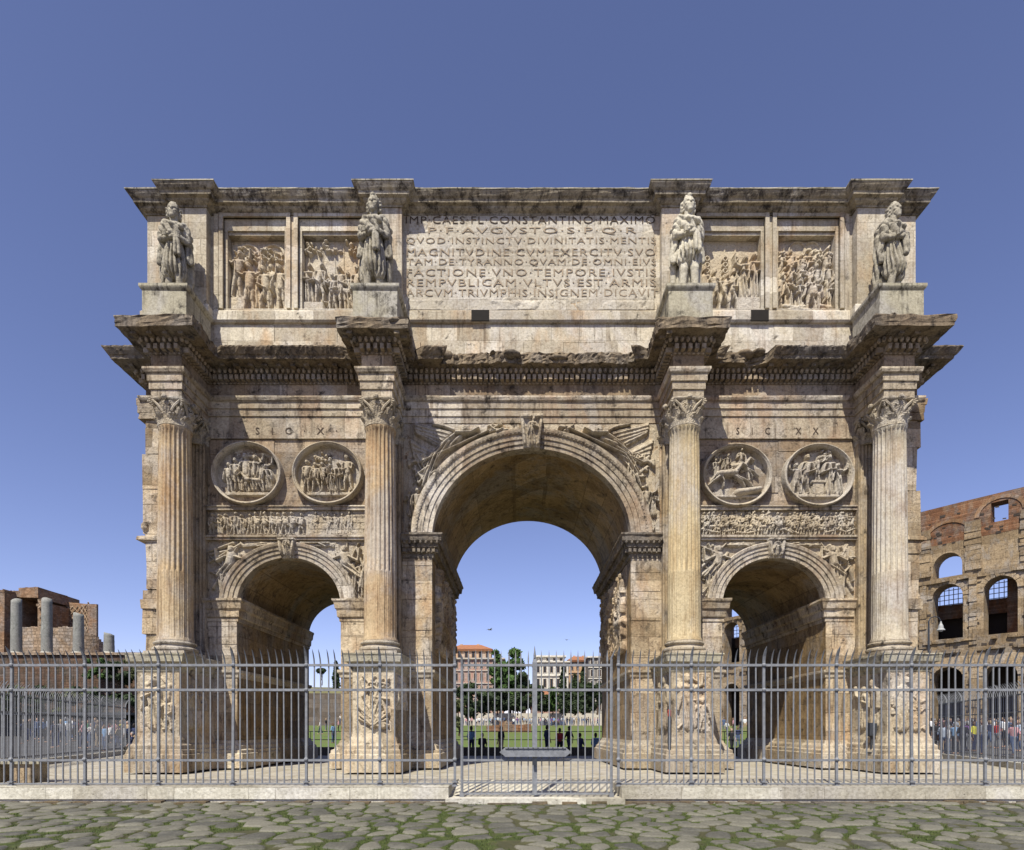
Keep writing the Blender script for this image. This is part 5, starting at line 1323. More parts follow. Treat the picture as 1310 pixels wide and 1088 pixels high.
# beam holes: thin plates on the wall face, hole shade painted as dark colour
h2 = MB()
for i in range(0, len(hol.v), 8):
    V = [Vector(v) for v in hol.v[i:i+8]]
    sh = Vector((nn.x, nn.y, 0))*(-.37)
    V = [v+sh for v in V]; h2.add(V, [(0, 2, 3, 1), (4, 5, 7, 6), (0, 1, 5, 4), (2, 6, 7, 3), (0, 4, 6, 2), (1, 3, 7, 5)])
h2.build('beam_hole_shade', M['cdark'], col_root)
# inner ring: walls behind the arches, interior shade painted into their dark colour
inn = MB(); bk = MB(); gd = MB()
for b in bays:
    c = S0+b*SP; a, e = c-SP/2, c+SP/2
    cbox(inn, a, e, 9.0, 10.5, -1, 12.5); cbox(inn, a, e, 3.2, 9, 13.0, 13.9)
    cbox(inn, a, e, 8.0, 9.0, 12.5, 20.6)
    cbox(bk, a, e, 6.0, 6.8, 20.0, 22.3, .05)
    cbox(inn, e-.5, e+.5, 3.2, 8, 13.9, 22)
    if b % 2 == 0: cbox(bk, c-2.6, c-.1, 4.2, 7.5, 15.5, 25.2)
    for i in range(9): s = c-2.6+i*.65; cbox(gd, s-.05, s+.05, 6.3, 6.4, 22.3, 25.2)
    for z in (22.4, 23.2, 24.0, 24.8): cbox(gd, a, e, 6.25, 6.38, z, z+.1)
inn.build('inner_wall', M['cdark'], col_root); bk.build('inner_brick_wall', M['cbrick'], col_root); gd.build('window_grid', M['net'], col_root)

# ---------------------------------------------------------------- people
skin = [plain('skin_%d' % i, c, .6, .05) for i, c in enumerate([(.55, .36, .26), (.42, .26, .18), (.2, .12, .08)])]
hairm = [plain('hair_%d' % i, c, .7, .2) for i, c in enumerate([(.03, .022, .018), (.09, .05, .03), (.35, .26, .15), (.3, .3, .3)])]
cl = [plain('cloth_'+n, c, .85, .12) for n, c in (('white', (.75, .75, .74)), ('navy', (.035, .045, .1)), ('black', (.025, .025, .03)), ('red', (.45, .05, .05)), ('yellow', (.75, .72, .08)),
      ('sky_blue', (.22, .38, .6)), ('grey', (.25, .26, .28)), ('pink', (.6, .32, .34)), ('green', (.08, .24, .12)), ('denim', (.09, .13, .23)), ('tan', (.42, .32, .2)), ('purple', (.15, .08, .22)), ('orange', (.6, .2, .05)), ('pale_blue', (.5, .58, .7)))]
cn_ = ['white', 'navy', 'black', 'red', 'bright yellow', 'sky blue', 'grey', 'pink', 'green', 'denim', 'tan', 'purple', 'orange', 'pale blue']
pose_cache = {}
def person_mesh(pose):
    if pose in pose_cache: return pose_cache[pose]
    H = 1.7; J = {}
    sp = {'stand': (.0, .0), 'walk': (.22, -.2), 'phone': (.03, -.02), 'sit': (0, 0)}[pose]
    body = MB(); top = MB(); leg = MB(); hair = MB()
    hipz = .9 if pose != 'sit' else .52
    lift = hipz-.9
    for s_, o in ((-1, sp[0]), (1, sp[1])):
        hip = (s_*.09, 0, hipz)
        if pose == 'sit': kn = (s_*.11, -.42, .5); an = (s_*.12, -.44, .08)
        else: kn = (s_*.1, -o*.55-.02, .48); an = (s_*.105, -o+.03, .08+abs(o)*.1)
        leg.caps(hip, kn, .09, .065, 10); leg.caps(kn, an, .062, .045, 10)
        body.caps(kn, an, .05, .038, 8); body.caps((an[0], an[1]+.03, .045), (an[0]+s_*.02, an[1]-.15, .035), .042, .035, 8)
        sh = (s_*.17, 0, 1.38+lift)
        if pose == 'phone': el = (s_*.23, -.12, 1.12+lift); wr = (s_*.06, -.34, 1.36+lift)
        elif pose == 'walk': el = (s_*.22, o*.5, 1.1+lift); wr = (s_*.22, o*.8-.1, .88+lift)
        elif pose == 'sit': el = (s_*.22, -.06, 1.12+lift); wr = (s_*.12, -.28, .96+lift)
        else: el = (s_*.22, .02, 1.1+lift); wr = (s_*.21, -.06, .84+lift)
        top.caps(sh, el, .058, .048, 8); body.caps(sh, el, .045, .038, 8); body.caps(el, wr, .038, .026, 8)
        d = (Vector(wr)-Vector(el)).normalized(); wv = Vector(wr)
        body.caps(wv, wv+d*.07, .03, .036, 8, .8)
        J[s_] = (wv+d*.08, d)
    leg.caps((-.06, 0, hipz+.02), (.06, 0, hipz+.02), .12, .12, 10, .85)
    body.caps((0, 0, hipz), (0, 0, 1.3+lift), .11, .13, 10, .7); top.caps((0, 0, hipz+.08), (0, 0, 1.28+lift), .145, .155, 12, .72); top.caps((-.12, 0, 1.37+lift), (.12, 0, 1.37+lift), .075, .075, 10)
    body.caps((0, 0, 1.38+lift), (0, -.01, 1.5+lift), .052, .048, 8); body.caps((0, -.01, 1.55+lift), (0, -.01, 1.62+lift), .075, .082, 12); body.caps((0, -.085, 1.57+lift), (0, -.1, 1.56+lift), .014, .015, 6)
    for s_ in (-1, 1): body.ell((s_*.085, 0, 1.58+lift), (.012, .02, .03), 6, 4)
    hair.caps((0, .018, 1.62+lift), (0, .01, 1.66+lift), .088, .08, 12); hair.caps((0, .045, 1.6+lift), (0, .05, 1.52+lift), .075, .06, 10)
    ob = remesh(body, .02, 'person', skin[0])
    me = ob.data; bpy.data.objects.remove(ob)
    fg = MB()
    for s_, (w0, d) in J.items():
        side = Vector((1, 0, 0)) if abs(d.x) < .7 else Vector((0, 0, 1))
        for q in range(4): fg.tube([w0+side*(.017*(q-1.5)), w0+side*(.018*(q-1.5))+d*(.04-.004*abs(q-1.2)), w0+side*(.017*(q-1.5))+d*.07+Vector((0, -.01, -.01))], [.009, .008, .006], 5)
        fg.tube([w0-d*.05+side*.025*s_, w0-d*.02+side*.045*s_, w0+side*.05*s_+d*.01], [.011, .009, .007], 5)
    import bmesh as bm_
    bmm = bm_.new(); bmm.from_mesh(me)
    base = [bmm.verts.new(v) for v in fg.v]
    for f in fg.f: bmm.faces.new([base[i] for i in f])
    bmm.to_mesh(me); bmm.free(); me.update()
    r = {'body': me}
    for n, mb in (('top', top), ('trousers', leg), ('hair', hair)):
        o = remesh(mb, .024, n, cl[0]); r[n] = o.data; bpy.data.objects.remove(o)
    pose_cache[pose] = r; return r
pcount = [0]
mvar = {}
def mesh_var(me, mat):
    k = (me.name, mat.name)
    if k not in mvar:
        c = me.copy(); c.materials.clear(); c.materials.append(mat); mvar[k] = c
    return mvar[k]
def person(x, y, z, pose, rz, top, leg, hr, sk, h, label, group, det=True):
    ms = person_mesh(pose)
    b = bpy.data.objects.new('person', mesh_var(ms['body'], skin[sk])); COL.objects.link(b)
    b.location = (x, y, z); b.rotation_euler = (0, 0, rz); b.scale = (h, h, h); tag(b, label, 'person', group)
    for n, m in (('top', cl[top]), ('trousers', cl[leg]), ('hair', hairm[hr])):
        o = bpy.data.objects.new(n, mesh_var(ms[n], m)); COL.objects.link(o); o.parent = b
    return b
bag = lambda: None
def P3(px, d, z=None, py=None):
    return ((px-662)/F*d, CY+d)
rg = random.Random(77)
used = set()
PO = {'stand': 'standing', 'walk': 'walking', 'phone': 'photographing', 'sit': 'sitting'}
def crowd(spots, where, group, zf, hs=1.0):
    # spots: (px, distance[, top, pose])
    spots = sorted(spots, key=lambda q: q[0]); n = len(spots)
    prev = None
    for i, q in enumerate(spots):
        px, d = q[0], q[1]; top = q[2] if len(q) > 2 else rg.choice([0, 0, 1, 1, 2, 2, 6, 13, 5, 9, 7, 11, 10])
        pose = q[3] if len(q) > 3 else rg.choice(['stand', 'stand', 'walk', 'phone', 'walk'])
        leg = rg.choice([1, 2, 9, 9, 6, 10, 2]); hr = rg.choice([0, 0, 1, 1, 2, 3])
        x, y = P3(px, d); z = zf(d) if zf else side_h(x, y)
        for t in range(60):
            lab = '%s person in %s top, %s trousers, %s, %s' % (PO[pose], cn_[top], cn_[leg], where, 'leftmost' if i == 0 else 'right of %s' % cn_[prev])
            if lab not in used: break
            leg = rg.choice([1, 2, 9, 6, 10, 8, 0]); pose = rg.choice(['stand', 'walk', 'phone'])
            if len(q) < 3: top = rg.choice([0, 1, 2, 6, 13, 5, 9, 7, 11, 10, 3, 8])
        used.add(lab)
        person(x, y, z, pose, rg.uniform(-PI, PI), top, leg, hr, rg.choice([0, 0, 1, 2]), hs*rg.uniform(.84, .96), lab, group)
        prev = top
def side_h(x, y):
    s_ = (-x)-(16.9+y*.328) if x < 0 else x-(16.6+.36*y)
    return -.34 if s_ < .35 else min(.4, -.02+s_*.075)+max(0, (y-CY)-33)*.018
for sg in (-1, 1):
    U_, Yg = np.meshgrid(np.linspace(0, 1, 70)**1.6, np.linspace(-3.5, 95, 150)); X = sg*((16.9+Yg*.328 if sg < 0 else 16.6+.36*Yg)+.36+U_*70)
    H = np.vectorize(side_h)(X+sg*.01, Yg); V = np.stack([X, Yg, H], -1)
    mkobj('pavement', V.reshape(-1, 3), quads(150, 70), M['asph'] if sg < 0 else M['ground'], None, True)['kind'] = 'structure'
gz = None
# right: a queue beyond the railing before the amphitheatre
sp = [(1232, 27.5, 2, 'walk'), (1257, 28, 6, 'stand'), (1266, 33, 1, 'walk'), (1204, 31, 9, 'stand'), (1303, 28.2, 13, 'phone'), (1246, 30.5, 4, 'stand'), (1275, 31.5, 3, 'stand'), (1238, 31.5, 11, 'stand'), (1293, 29.5, 9, 'walk'), (1286, 32, 0, 'stand'), (1213, 28.5, 0, 'stand'), (1207, 29.2, 13, 'walk'), (1222, 29.6, 5, 'phone'), (1297, 26.0, 7, 'walk')]
sp += [(1196+i*5.3+rg.uniform(-2, 2), rg.uniform(33, 46)) for i in range(23)]
sp += [(1190+i*5.1+rg.uniform(-2, 2), rg.uniform(48, 66)) for i in range(24)]
crowd(sp, 'beyond right railing', 'visitors in front of the amphitheatre', gz)
# left: visitors on the dark road
sp = [(70, 33, 1, 'stand'), (78, 34), (88, 36, 0, 'stand'), (100, 35, 3, 'stand'), (107, 34, 7, 'walk'), (117, 35, 0, 'phone'), (125, 36), (134, 33, 5, 'stand'), (141, 35, 0, 'walk'), (151, 34, 10, 'walk'), (158, 36, 0, 'stand'), (166, 37, 1, 'stand'), (172, 35, 1, 'walk'), (38, 40, 2), (47, 44, 9), (146, 42), (160, 46), (110, 45), (92, 44), (176, 44), (181, 48), (55, 38, 5), (84, 39), (96, 40), (113, 39, 8), (122, 41), (138, 40, 3), (148, 38), (155, 39, 4), (163, 41), (169, 33), (30, 36, 1), (128, 47), (62, 46, 13)]
crowd(sp, 'beyond left railing', 'visitors on the road at the left', gz)
# seen through the left opening
crowd([(426, 48, 5, 'stand'), (410, 62, 0, 'walk'), (417, 70, 2), (433, 66, 7), (421, 95, 0), (436, 90, 0)], 'in left opening', 'visitors seen through the left opening', lambda d: -.42+max(0, d-34)*.045)
crowd([(936, 40, 2, 'walk'), (944, 44, 1, 'stand'), (930, 60, 0), (938, 66, 7), (948, 62, 2), (953, 70, 0), (926, 72, 9)], 'in right opening', 'visitors seen through the right opening', lambda d: -.42+max(0, d-34)*.045)
# through the middle: silhouettes by the parapet, a far row on the bank
for (px, d, z, top, pose, lab) in ((603, 31.3, 0.0, 5, 'stand', 'person in sky blue top standing by the parapet at the left of the middle opening'), (617, 30.0, .0, 2, 'sit', 'person in black sitting low by the parapet'),
        (641, 31.0, 0.0, 2, 'stand', 'person in black bending over the parapet left of the gate centre'), (700, 32, .05, 1, 'stand', 'tall person in navy top standing right of the gate centre'),
        (716, 31.5, -.1, 3, 'stand', 'person in red top standing just right of the tall one'), (728, 31.6, 0., 2, 'walk', 'person in black top walking near the cypresses'), (742, 30, 0., 1, 'sit', 'person in navy sitting on the parapet at the right'), (762, 30.6, 0., 5, 'sit', 'person in sky blue sitting at the foot of the right pier')):
    x, y = P3(px, d); person(x, y, z-.1, pose, rg.uniform(-1, 1)+PI, top, random.choice([1, 9, 10, 2]), 0, random.choice([0, 1]), .93, lab, 'visitors by the parapet behind the arch')
sp = [(590+i*2.9+rg.uniform(-1, 1), rg.uniform(92, 110)) for i in range(62)]
crowd(sp, 'in far row', 'far row of visitors behind the lawn', lambda d: min(2.05, -.42+(d-36)*.0375), 1.0)

# ---------------------------------------------------------------- lawn, road, bank
M['lawn'] = plain('lawn_grass', (.085, .15, .025), .9, .35, .35, 0, .5, c2=(.15, .15, .05))
gy0, gy1 = 16.5, 82
U_, Z = np.meshgrid(np.linspace(0, 1, 120), np.linspace(gy0, gy1, 80)); X = (-.50+.94*U_)*(Z-CY); H = -.41+(Z-gy0)*.0375*(1+.0*X)+.25*(fbm(X*.15, Z*.15, 61)-.5)*np.clip((Z-gy0)/10, 0, 1)
H = np.minimum(H, 2.05)
mkobj('lawn', np.stack([X, Z, H], -1).reshape(-1, 3), quads(80, 120), M['lawn'], None, True)['kind'] = 'structure'
g = MB(); g.add([(-90, 82, 2.0), (90, 82, 2.0), (90, 120, 2.05), (-90, 120, 2.05)], [(0, 1, 2, 3)]); g.build('far_road', M['ground'], kind='structure')
g = MB(); g.add([(-120, 8, -.40), (120, 8, -.40), (120, 16.6, -.40), (-120, 16.6, -.40)], [(0, 1, 2, 3)]); g.build('road', M['asph'], kind='structure')
g = MB(); g.add([(-120, 16.5, -.405), (-18, 16.5, -.405), (-18, 60, -.405), (-120, 60, -.405)], [(0, 1, 2, 3)]); g.add([(-60, -4, -.41), (-17.5, -4, -.41), (-21.5, 8, -.41), (-60, 8, -.41)], [(0, 1, 2, 3)]); g.build('road', M['asph'], kind='structure')
for px0, px1, d, z0, z1, lab in ((622, 676, 74, 1.7, 2.35, 'low ruined brick wall on the lawn left of the gate centre'),):
    a = P3(px0, d); b = P3(px1, d); mb = MB(); rgg = random.Random(2); x = a[0]
    while x < b[0]:
        mb.box(x, x+.78, a[1], a[1]+1.2, 0, z1-rgg.uniform(0, .5), .05); x += .8
    tag(mb.build('ruined_wall', M['cbrick']), lab, 'ruin')
mb = MB(); mb.box(-26, 40, 120, 121, 1.5, 5.2); tag(mb.build('boundary_wall', plain('cream_plaster', (.62, .57, .46), .9)), 'long cream boundary wall behind the far row of people', 'wall')

# ---------------------------------------------------------------- trees
M['leafD'] = plain('dark_green_leaves', (.035, .055, .018), .7, .4, .8, c2=(.018, .03, .012))
M['leafM'] = plain('mid_green_leaves', (.065, .12, .025), .7, .4, .8, c2=(.03, .065, .016))
M['leafO'] = plain('olive_leaves', (.11, .12, .045), .7, .4, .8, c2=(.06, .075, .03))
M['bark'] = plain('bark', (.09, .065, .045), .9, .3)
def tree(x, y, z, h, w, mat, label, kind='round', n=2600, leaf=.35, seed=0, trunk=.3, cat='tree', name='tree', group=None):
    r_ = np.random.RandomState(seed); root = empty(name, (x, y, z), label=label, cat=cat, group=group)
    tb = MB(); tb.tube([(0, 0, -.3), (.1, 0, h*trunk*.6), (-.05, .05, h*.55), (0, 0, h*.8)], [h*.03, h*.024, h*.014, h*.004], 8)
    cs = []
    if kind == 'round':
        for i in range(16):
            a = r_.uniform(0, 2*PI); q = r_.uniform(0, 1)**.5*w*.36; zz = h*(trunk+.12+(1-trunk-.2)*r_.uniform(0, 1)); k = 1-.45*abs((zz/h-.6)/.4)
            cs.append((math.cos(a)*q*k, math.sin(a)*q*k, zz, w*r_.uniform(.13, .24)))
    elif kind == 'cypress':
        for i in range(22):
            t = i/21; cs.append((r_.uniform(-.1, .1)*w, r_.uniform(-.1, .1)*w, h*(.08+.88*t), w*.5*(1-.85*t**1.8)*r_.uniform(.75, 1.05)))
    elif kind == 'pine':
        for i in range(12):
            a = r_.uniform(0, 2*PI); q = r_.uniform(0, 1)*w*.4; cs.append((math.cos(a)*q, math.sin(a)*q, h*r_.uniform(.78, .93), w*r_.uniform(.12, .2)))
    else:
        for i in range(14): cs.append((r_.uniform(-.45, .45)*w, r_.uniform(-.3, .3)*w, h*r_.uniform(.15, .8), w*r_.uniform(.12, .2)))
    for c in cs[:9]: tb.tube([(0, 0, h*trunk*.8), (c[0]*.5, c[1]*.5, (h*trunk*.8+c[2])/2), (c[0], c[1], c[2])], [h*.012, h*.008, h*.003], 5)
    tb.build('trunk', M['bark'], root)
    P = np.empty((n, 3)); ci = r_.randint(0, len(cs), n); cc = np.array(cs)[ci]
    d = r_.normal(size=(n, 3)); d /= np.linalg.norm(d, axis=1)[:, None]; rad = cc[:, 3]*(r_.uniform(.35, 1.12, n))
    P = cc[:, :3]+d*rad[:, None]*np.array([1, 1, .8 if kind != 'cypress' else 1.2])
    u1 = r_.normal(size=(n, 3)); u1 /= np.linalg.norm(u1, axis=1)[:, None]; u2 = np.cross(u1, d); u2 /= np.linalg.norm(u2, axis=1)[:, None]+1e-6
    s_ = leaf*r_.uniform(.5, 1.2, n)[:, None]
    V = np.stack([P-u1*s_, P+u2*s_*.6, P+u1*s_, P-u2*s_*.6], 1).reshape(-1, 3)
    mkobj('crown', V, np.arange(n*4).reshape(-1, 4), mat, root)
    return root
def T(px, d, pytop, pybot, w, mat, label, **k):
    x, y = P3(px, d); zt = EYE+(934-pytop)*d/F; zb = EYE+(934-pybot)*d/F
    tree(x, y, zb, zt-zb, w*d/F, mat, label, **k)
T(652, 150, 823, 912, 46, M['leafM'], 'tall bright green tree beside the pink building', seed=1, n=9000, leaf=.6, trunk=.12)
T(634, 155, 829, 905, 20, M['leafM'], 'smaller green tree crown between the pink building and the tall green tree', seed=2, leaf=.5, trunk=.2)
T(671, 146, 846, 912, 30, M['leafD'], 'dark rounded tree left of the gate centre post', seed=3, n=3500, leaf=.5, trunk=.1)
T(598, 110, 874, 928, 34, M['leafD'], 'dark olive shrub-like tree at the left pier of the middle opening', seed=4, n=4000, leaf=.35, trunk=.1)
T(587, 62, 893, 938, 20, M['leafO'], 'grey-green bushy tree low at the left pier of the middle opening', seed=5, n=2500, leaf=.16, trunk=.1)
T(636, 135, 880, 914, 34, M['leafD'], 'broad dark tree below the pink building', seed=6, n=3500, leaf=.45, trunk=.1)
T(662, 130, 884, 914, 30, M['leafD'], 'dark tree behind the far row of people near the centre', seed=7, n=3000, leaf=.45, trunk=.1)
T(720, 128, 851, 913, 13, M['leafD'], 'slim dark cypress just right of the white villa', kind='cypress', seed=8, leaf=.35, name='cypress_tree', cat='cypress')
T(736, 128, 862, 913, 11, M['leafD'], 'shorter dark cypress between the two taller ones', kind='cypress', seed=9, leaf=.35, name='cypress_tree', cat='cypress')
T(746, 126, 852, 913, 13, M['leafD'], 'slim dark cypress before the ochre building', kind='cypress', seed=10, leaf=.35, name='cypress_tree', cat='cypress')
T(764, 130, 866, 913, 15, M['leafD'], 'dark tree before the grey building at the right', seed=11, leaf=.4, trunk=.1)
T(707, 136, 880, 913, 26, M['leafM'], 'green tree before the low reddish house', seed=61, n=3500, leaf=.45, trunk=.1)
T(686, 134, 878, 913, 22, M['leafD'], 'dark tree at the gate centre post before the villa', seed=62, n=3500, leaf=.4, trunk=.1)
T(618, 120, 886, 915, 30, M['leafD'], 'dark round tree low before the pink building', seed=63, n=3500, leaf=.4, trunk=.1)
for i, (px, t_) in enumerate(((640, 876), (656, 868), (668, 866), (684, 874), (732, 872), (754, 874))): T(px, 158, t_, 914, 30, M['leafD'], 'dark tree of the belt before the houses, '+['below the pink block', 'under the tall green tree', 'left of the gate post', 'right of the gate post', 'between the cypresses', 'before the grey building'][i], seed=80+i, n=4500, leaf=.7, trunk=.08, group='belt of dark trees before the houses')
T(694, 133, 888, 912, 26, M['leafD'], 'dark bush below the white villa', seed=12, leaf=.4, trunk=.1)
T(430, 170, 846, 880, 9, M['leafD'], 'dark cypress on the hill seen through the left opening', kind='cypress', seed=13, leaf=.5, name='cypress_tree', cat='cypress')
T(412, 180, 856, 876, 16, M['leafD'], 'low umbrella pine on the hill seen through the left opening', kind='pine', seed=14, leaf=.5, name='pine_tree', cat='pine')
T(126, 57.0, 838, 872, 26, M['leafM'], 'green shrub on the terrace edge beside the small broken column', seed=15, leaf=.16, trunk=.1, kind='bush', name='shrub', cat='shrub')
T(150, 56.6, 836, 880, 34, M['leafD'], 'dark shrub before the terrace wall next to the arch', seed=16, leaf=.16, n=4000, trunk=.1, kind='bush', name='shrub', cat='shrub')
T(174, 56.8, 838, 876, 26, M['leafO'], 'olive shrub right behind the left pedestal', seed=17, leaf=.16, trunk=.1, kind='bush', name='shrub', cat='shrub')
bl = ['large dark bush below the terrace at the very left edge', 'dark bush below the tallest granite column', 'dark bush under the gap between the two tall columns', 'bush under the third granite column', 'bush below the small broken column', 'dark tall bush behind the people nearest the arch']
for i, px in enumerate((4, 28, 56, 88, 118, 160)): T(px, 55.5-(i % 2), 868+(i*5) % 9, 935, 40, M['leafD'] if i % 3 else M['leafO'], bl[i], seed=40+i, leaf=.2, n=3200, trunk=.1, kind='bush', name='bush', cat='bush')

# ---------------------------------------------------------------- far buildings
M['pink'] = stone('pink_plaster', (.45, .27, .22), (.55, .35, .29), stain_amt=.2, streak=.2, bump=.1, pits=0, scale=.1, fine=2)
M['ochre'] = stone('ochre_plaster', (.55, .36, .22), (.62, .43, .28), stain_amt=.2, streak=.2, bump=.1, pits=0, scale=.1, fine=2)
M['white'] = stone('white_plaster', (.7, .68, .62), (.8, .78, .72), stain_amt=.2, streak=.25, bump=.1, pits=0, scale=.1, fine=2)
M['greyb'] = stone('grey_plaster', (.2, .19, .18), (.3, .28, .26), stain_amt=.3, streak=.2, bump=.1, pits=0, scale=.1, fine=2)
M['roof'] = plain('terracotta_tiles', (.36, .16, .08), .9, .25, 2)
M['win'] = plain('dark_window_glass', (.03, .035, .04), .2)
M['shut'] = plain('brown_shutter', (.12, .07, .045), .7)
def bld(px0, px1, d, pytop, wall, label, floors, cols, depth=12, roof=None, trim=None, turn=0., shut=M['shut'], belt=True, arched=False, zb=0):
    x0, y0 = P3(px0, d); x1, _ = P3(px1, d); zt = EYE+(934-pytop)*d/F; w = x1-x0
    root = empty('apartment_building', (x0, y0, 0), turn, label=label, cat='building')
    mb = MB(); mb.box(0, w, 0, depth, 0, zt-.4); mb.build('wall', wall, root)
    fh = (zt-zb)/floors; cw = w/cols
    for f in range(floors):
        for c in range(cols):
            a = cw*(c+.28); b = cw*(c+.72); z0 = zb+fh*(f+.22); z1 = zb+fh*(f+.8)
            m = MB(); m.box(a-.12, b+.12, -.08, .02, z0-.15, z1+.12); fr_ = m.build('window', trim or wall, root)
            m = MB(); m.box(a, b, -.1, -.04, z0, z1); m.build('pane', M['win'], fr_)
            m = MB(); m.box(a, a+(b-a)*.22, -.14, -.06, z0, z1); m.box(b-(b-a)*.22, b, -.14, -.06, z0, z1); m.build('shutter', shut, fr_)
        if belt and f:
            m = MB(); m.box(-.15, w+.15, -.3, .05, zb+fh*f-.12, zb+fh*f+.12); m.build('string_course', trim or wall, root)
    m = MB(); m.box(-.5, w+.5, -.6, depth+.5, zt-.4, zt); 
    if roof: m.add([(-.6, -.7, zt), (w+.6, -.7, zt), (w+.6, depth+.6, zt), (-.6, depth+.6, zt), (w*.25, depth*.45, zt+1.8), (w*.75, depth*.45, zt+1.8)], [(0, 1, 5, 4), (1, 2, 5), (2, 3, 4, 5), (3, 0, 4)])
    m.build('roof', roof or trim or wall, root)
    m = MB()
    if roof:
        for k in range(2): m.box(w*(.25+.4*k), w*(.25+.4*k)+.7, depth*.4, depth*.4+.7, zt, zt+2.0)
        m.build('chimney', wall, root)
    return root
bld(572, 644, 165, 842, M['pink'], 'pink apartment block with rows of shuttered windows left in the middle opening', 6, 9, trim=stone('pale_trim', (.55, .5, .42), (.62, .57, .5), pits=0))
bld(574, 628, 171, 831, M['ochre'], 'orange-walled set-back top floor with tiled roof above the pink block', 7, 6, 8, roof=M['roof'])
bld(684, 727, 160, 846, M['white'], 'white villa with tall windows right of the gate centre', 5, 5, trim=M['white'])
bld(688, 722, 164, 839, M['white'], 'white upper storey of the villa with a wide flat eave', 6, 4, 8, trim=M['white'])
bld(728, 757, 175, 845, M['ochre'], 'ochre building behind the cypresses', 6, 4, roof=M['roof'])
bld(753, 790, 168, 840, M['greyb'], 'grey balconied building at the right of the middle opening', 7, 4, trim=M['white'])
bld(680, 716, 145, 890, M['pink'], 'low reddish house half hidden below the white villa', 2, 5, roof=M['roof'])
# hill seen through the left opening, with its retaining wall
x0, y0 = P3(330, 160); x1, _ = P3(470, 160)
mb = MB(); mb.box(x0, x1, y0, y0+2, 1.0, 11.2, .1); tag(mb.build('retaining_wall', stone('dark_retaining_wall', (.13, .11, .09), (.2, .17, .14), block=(3, 1.2, .05), pits=0, scale=.2)), 'long dark retaining wall below the hill seen through the left opening', 'wall')
X, Z = np.meshgrid(np.linspace(x0-15, x1+6, 50), np.linspace(y0+1.5, y0+45, 20)); Hh = 10.8+4.5*(1-np.exp(-(Z-y0)/18))+2*(fbm(X*.08, Z*.08, 71)-.5)
mkobj('hill', np.stack([X, Z, Hh], -1).reshape(-1, 3), quads(20, 50), plain('dry_hill_grass', (.2, .19, .08), .9, .3, .3), None, True)['kind'] = 'structure'

# ---------------------------------------------------------------- temple ruin on its terrace at the left
M['brickT'] = stone('temple_brick', (.28, .165, .10), (.40, .26, .17), block=(.6, .16, .02), stain=(.13, .08, .055), stain_amt=.6, streak=.3, bump=.9, pits=0, fine=6, scale=.5, warm=(.4, .3, .2))
M['rubT'] = stone('temple_rubble', (.33, .24, .17), (.46, .36, .27), stain=(.15, .1, .07), stain_amt=.6, streak=.2, bump=1.2, pits=0, fine=5, scale=1., block=(.5, .35, .04))
M['gran'] = stone('grey_granite', (.22, .23, .23), (.33, .34, .33), stain=(.1, .12, .1), stain_amt=.6, streak=.2, bump=.4, pits=0, fine=8, scale=.8)
DT = 62.
def Q(px, py, d): return ((px-662)/F*d, CY+d, EYE+(934-py)*d/F)
zt0 = Q(0, 843, DT)[2]
root = empty('temple_ruin', (Q(60, 0, DT)[0], CY+DT, 0), label='ruined red brick temple apse with diamond coffers on a terrace at the far left', cat='ruin'); ox, oy = root.location.x, root.location.y
L = lambda px, py, d: tuple(a-b for a, b in zip(Q(px, py, d), (ox, oy, 0)))
def tb_(mb, px0, px1, py0, py1, d0, d1, j=.05):
    a = L(px0, py1, d0); b = L(px1, py0, d0); mb.box(a[0], b[0], a[1], a[1]+d1-d0, a[2], b[2], j)
mb = MB(); tb_(mb, -60, 5, 756, 843, 66, 76); tb_(mb, 5, 15, 757, 843, 68, 74); tb_(mb, 48, 56, 770, 843, 68, 72); tb_(mb, 24, 48, 752, 765, 67.5, 74, .1); tb_(mb, 5, 26, 757, 764, 67.6, 74, .1)
tb_(mb, 15, 50, 762, 843, 71, 74)
rgg = random.Random(19)
for px0, px1, py, d in ((-55, 5, 756, 66), (5, 26, 757, 67.6), (26, 48, 753, 67.6)):
    q = px0
    while q < px1: w_ = rgg.uniform(2, 5); tb_(mb, q, min(q+w_, px1), py-rgg.uniform(.3, 2.2), py+2, d, d+rgg.uniform(2, 5), .05); q += w_
mb.build('brick_wall', M['brickT'], root)
mb = MB()
for q in range(60): px = rgg.choice([rgg.uniform(5, 14), rgg.uniform(48, 55)]); py = rgg.uniform(765, 842); tb_(mb, px-1.5, px+1.5, py-2, py+1.5, 67.6, 68.4, .08)
mb.build('rubble_patch', M['rubT'], root)
# concave apse wall with its coffers
ap_ = MB(); cf = MB(); c = L(84, 0, 72); Rr = 5.0; n = 26
zb_, zt_ = L(0, 812, 72)[2], L(0, 762, 72)[2]
def apx(t, z, r=Rr): return (c[0]+r*math.sin(t)*.95, c[1]+(r*math.cos(t)-Rr)*.7, z)
for i in range(n):
    t0, t1 = -1.2+2.55*i/n, -1.2+2.55*(i+1)/n; q0 = zt_-1.6*i/n; q1 = zt_-1.6*(i+1)/n
    ap_.add([apx(t0, zb_-3), apx(t1, zb_-3), apx(t1, q1), apx(t0, q0), apx(t0, zb_-3, Rr+1), apx(t1, zb_-3, Rr+1), apx(t1, q1, Rr+1), apx(t0, q0, Rr+1)], [(0, 1, 2, 3), (4, 5, 6, 7), (3, 2, 6, 7), (0, 3, 7, 4), (1, 2, 6, 5)])
ap_.build('apse_wall', M['brickT'], root)
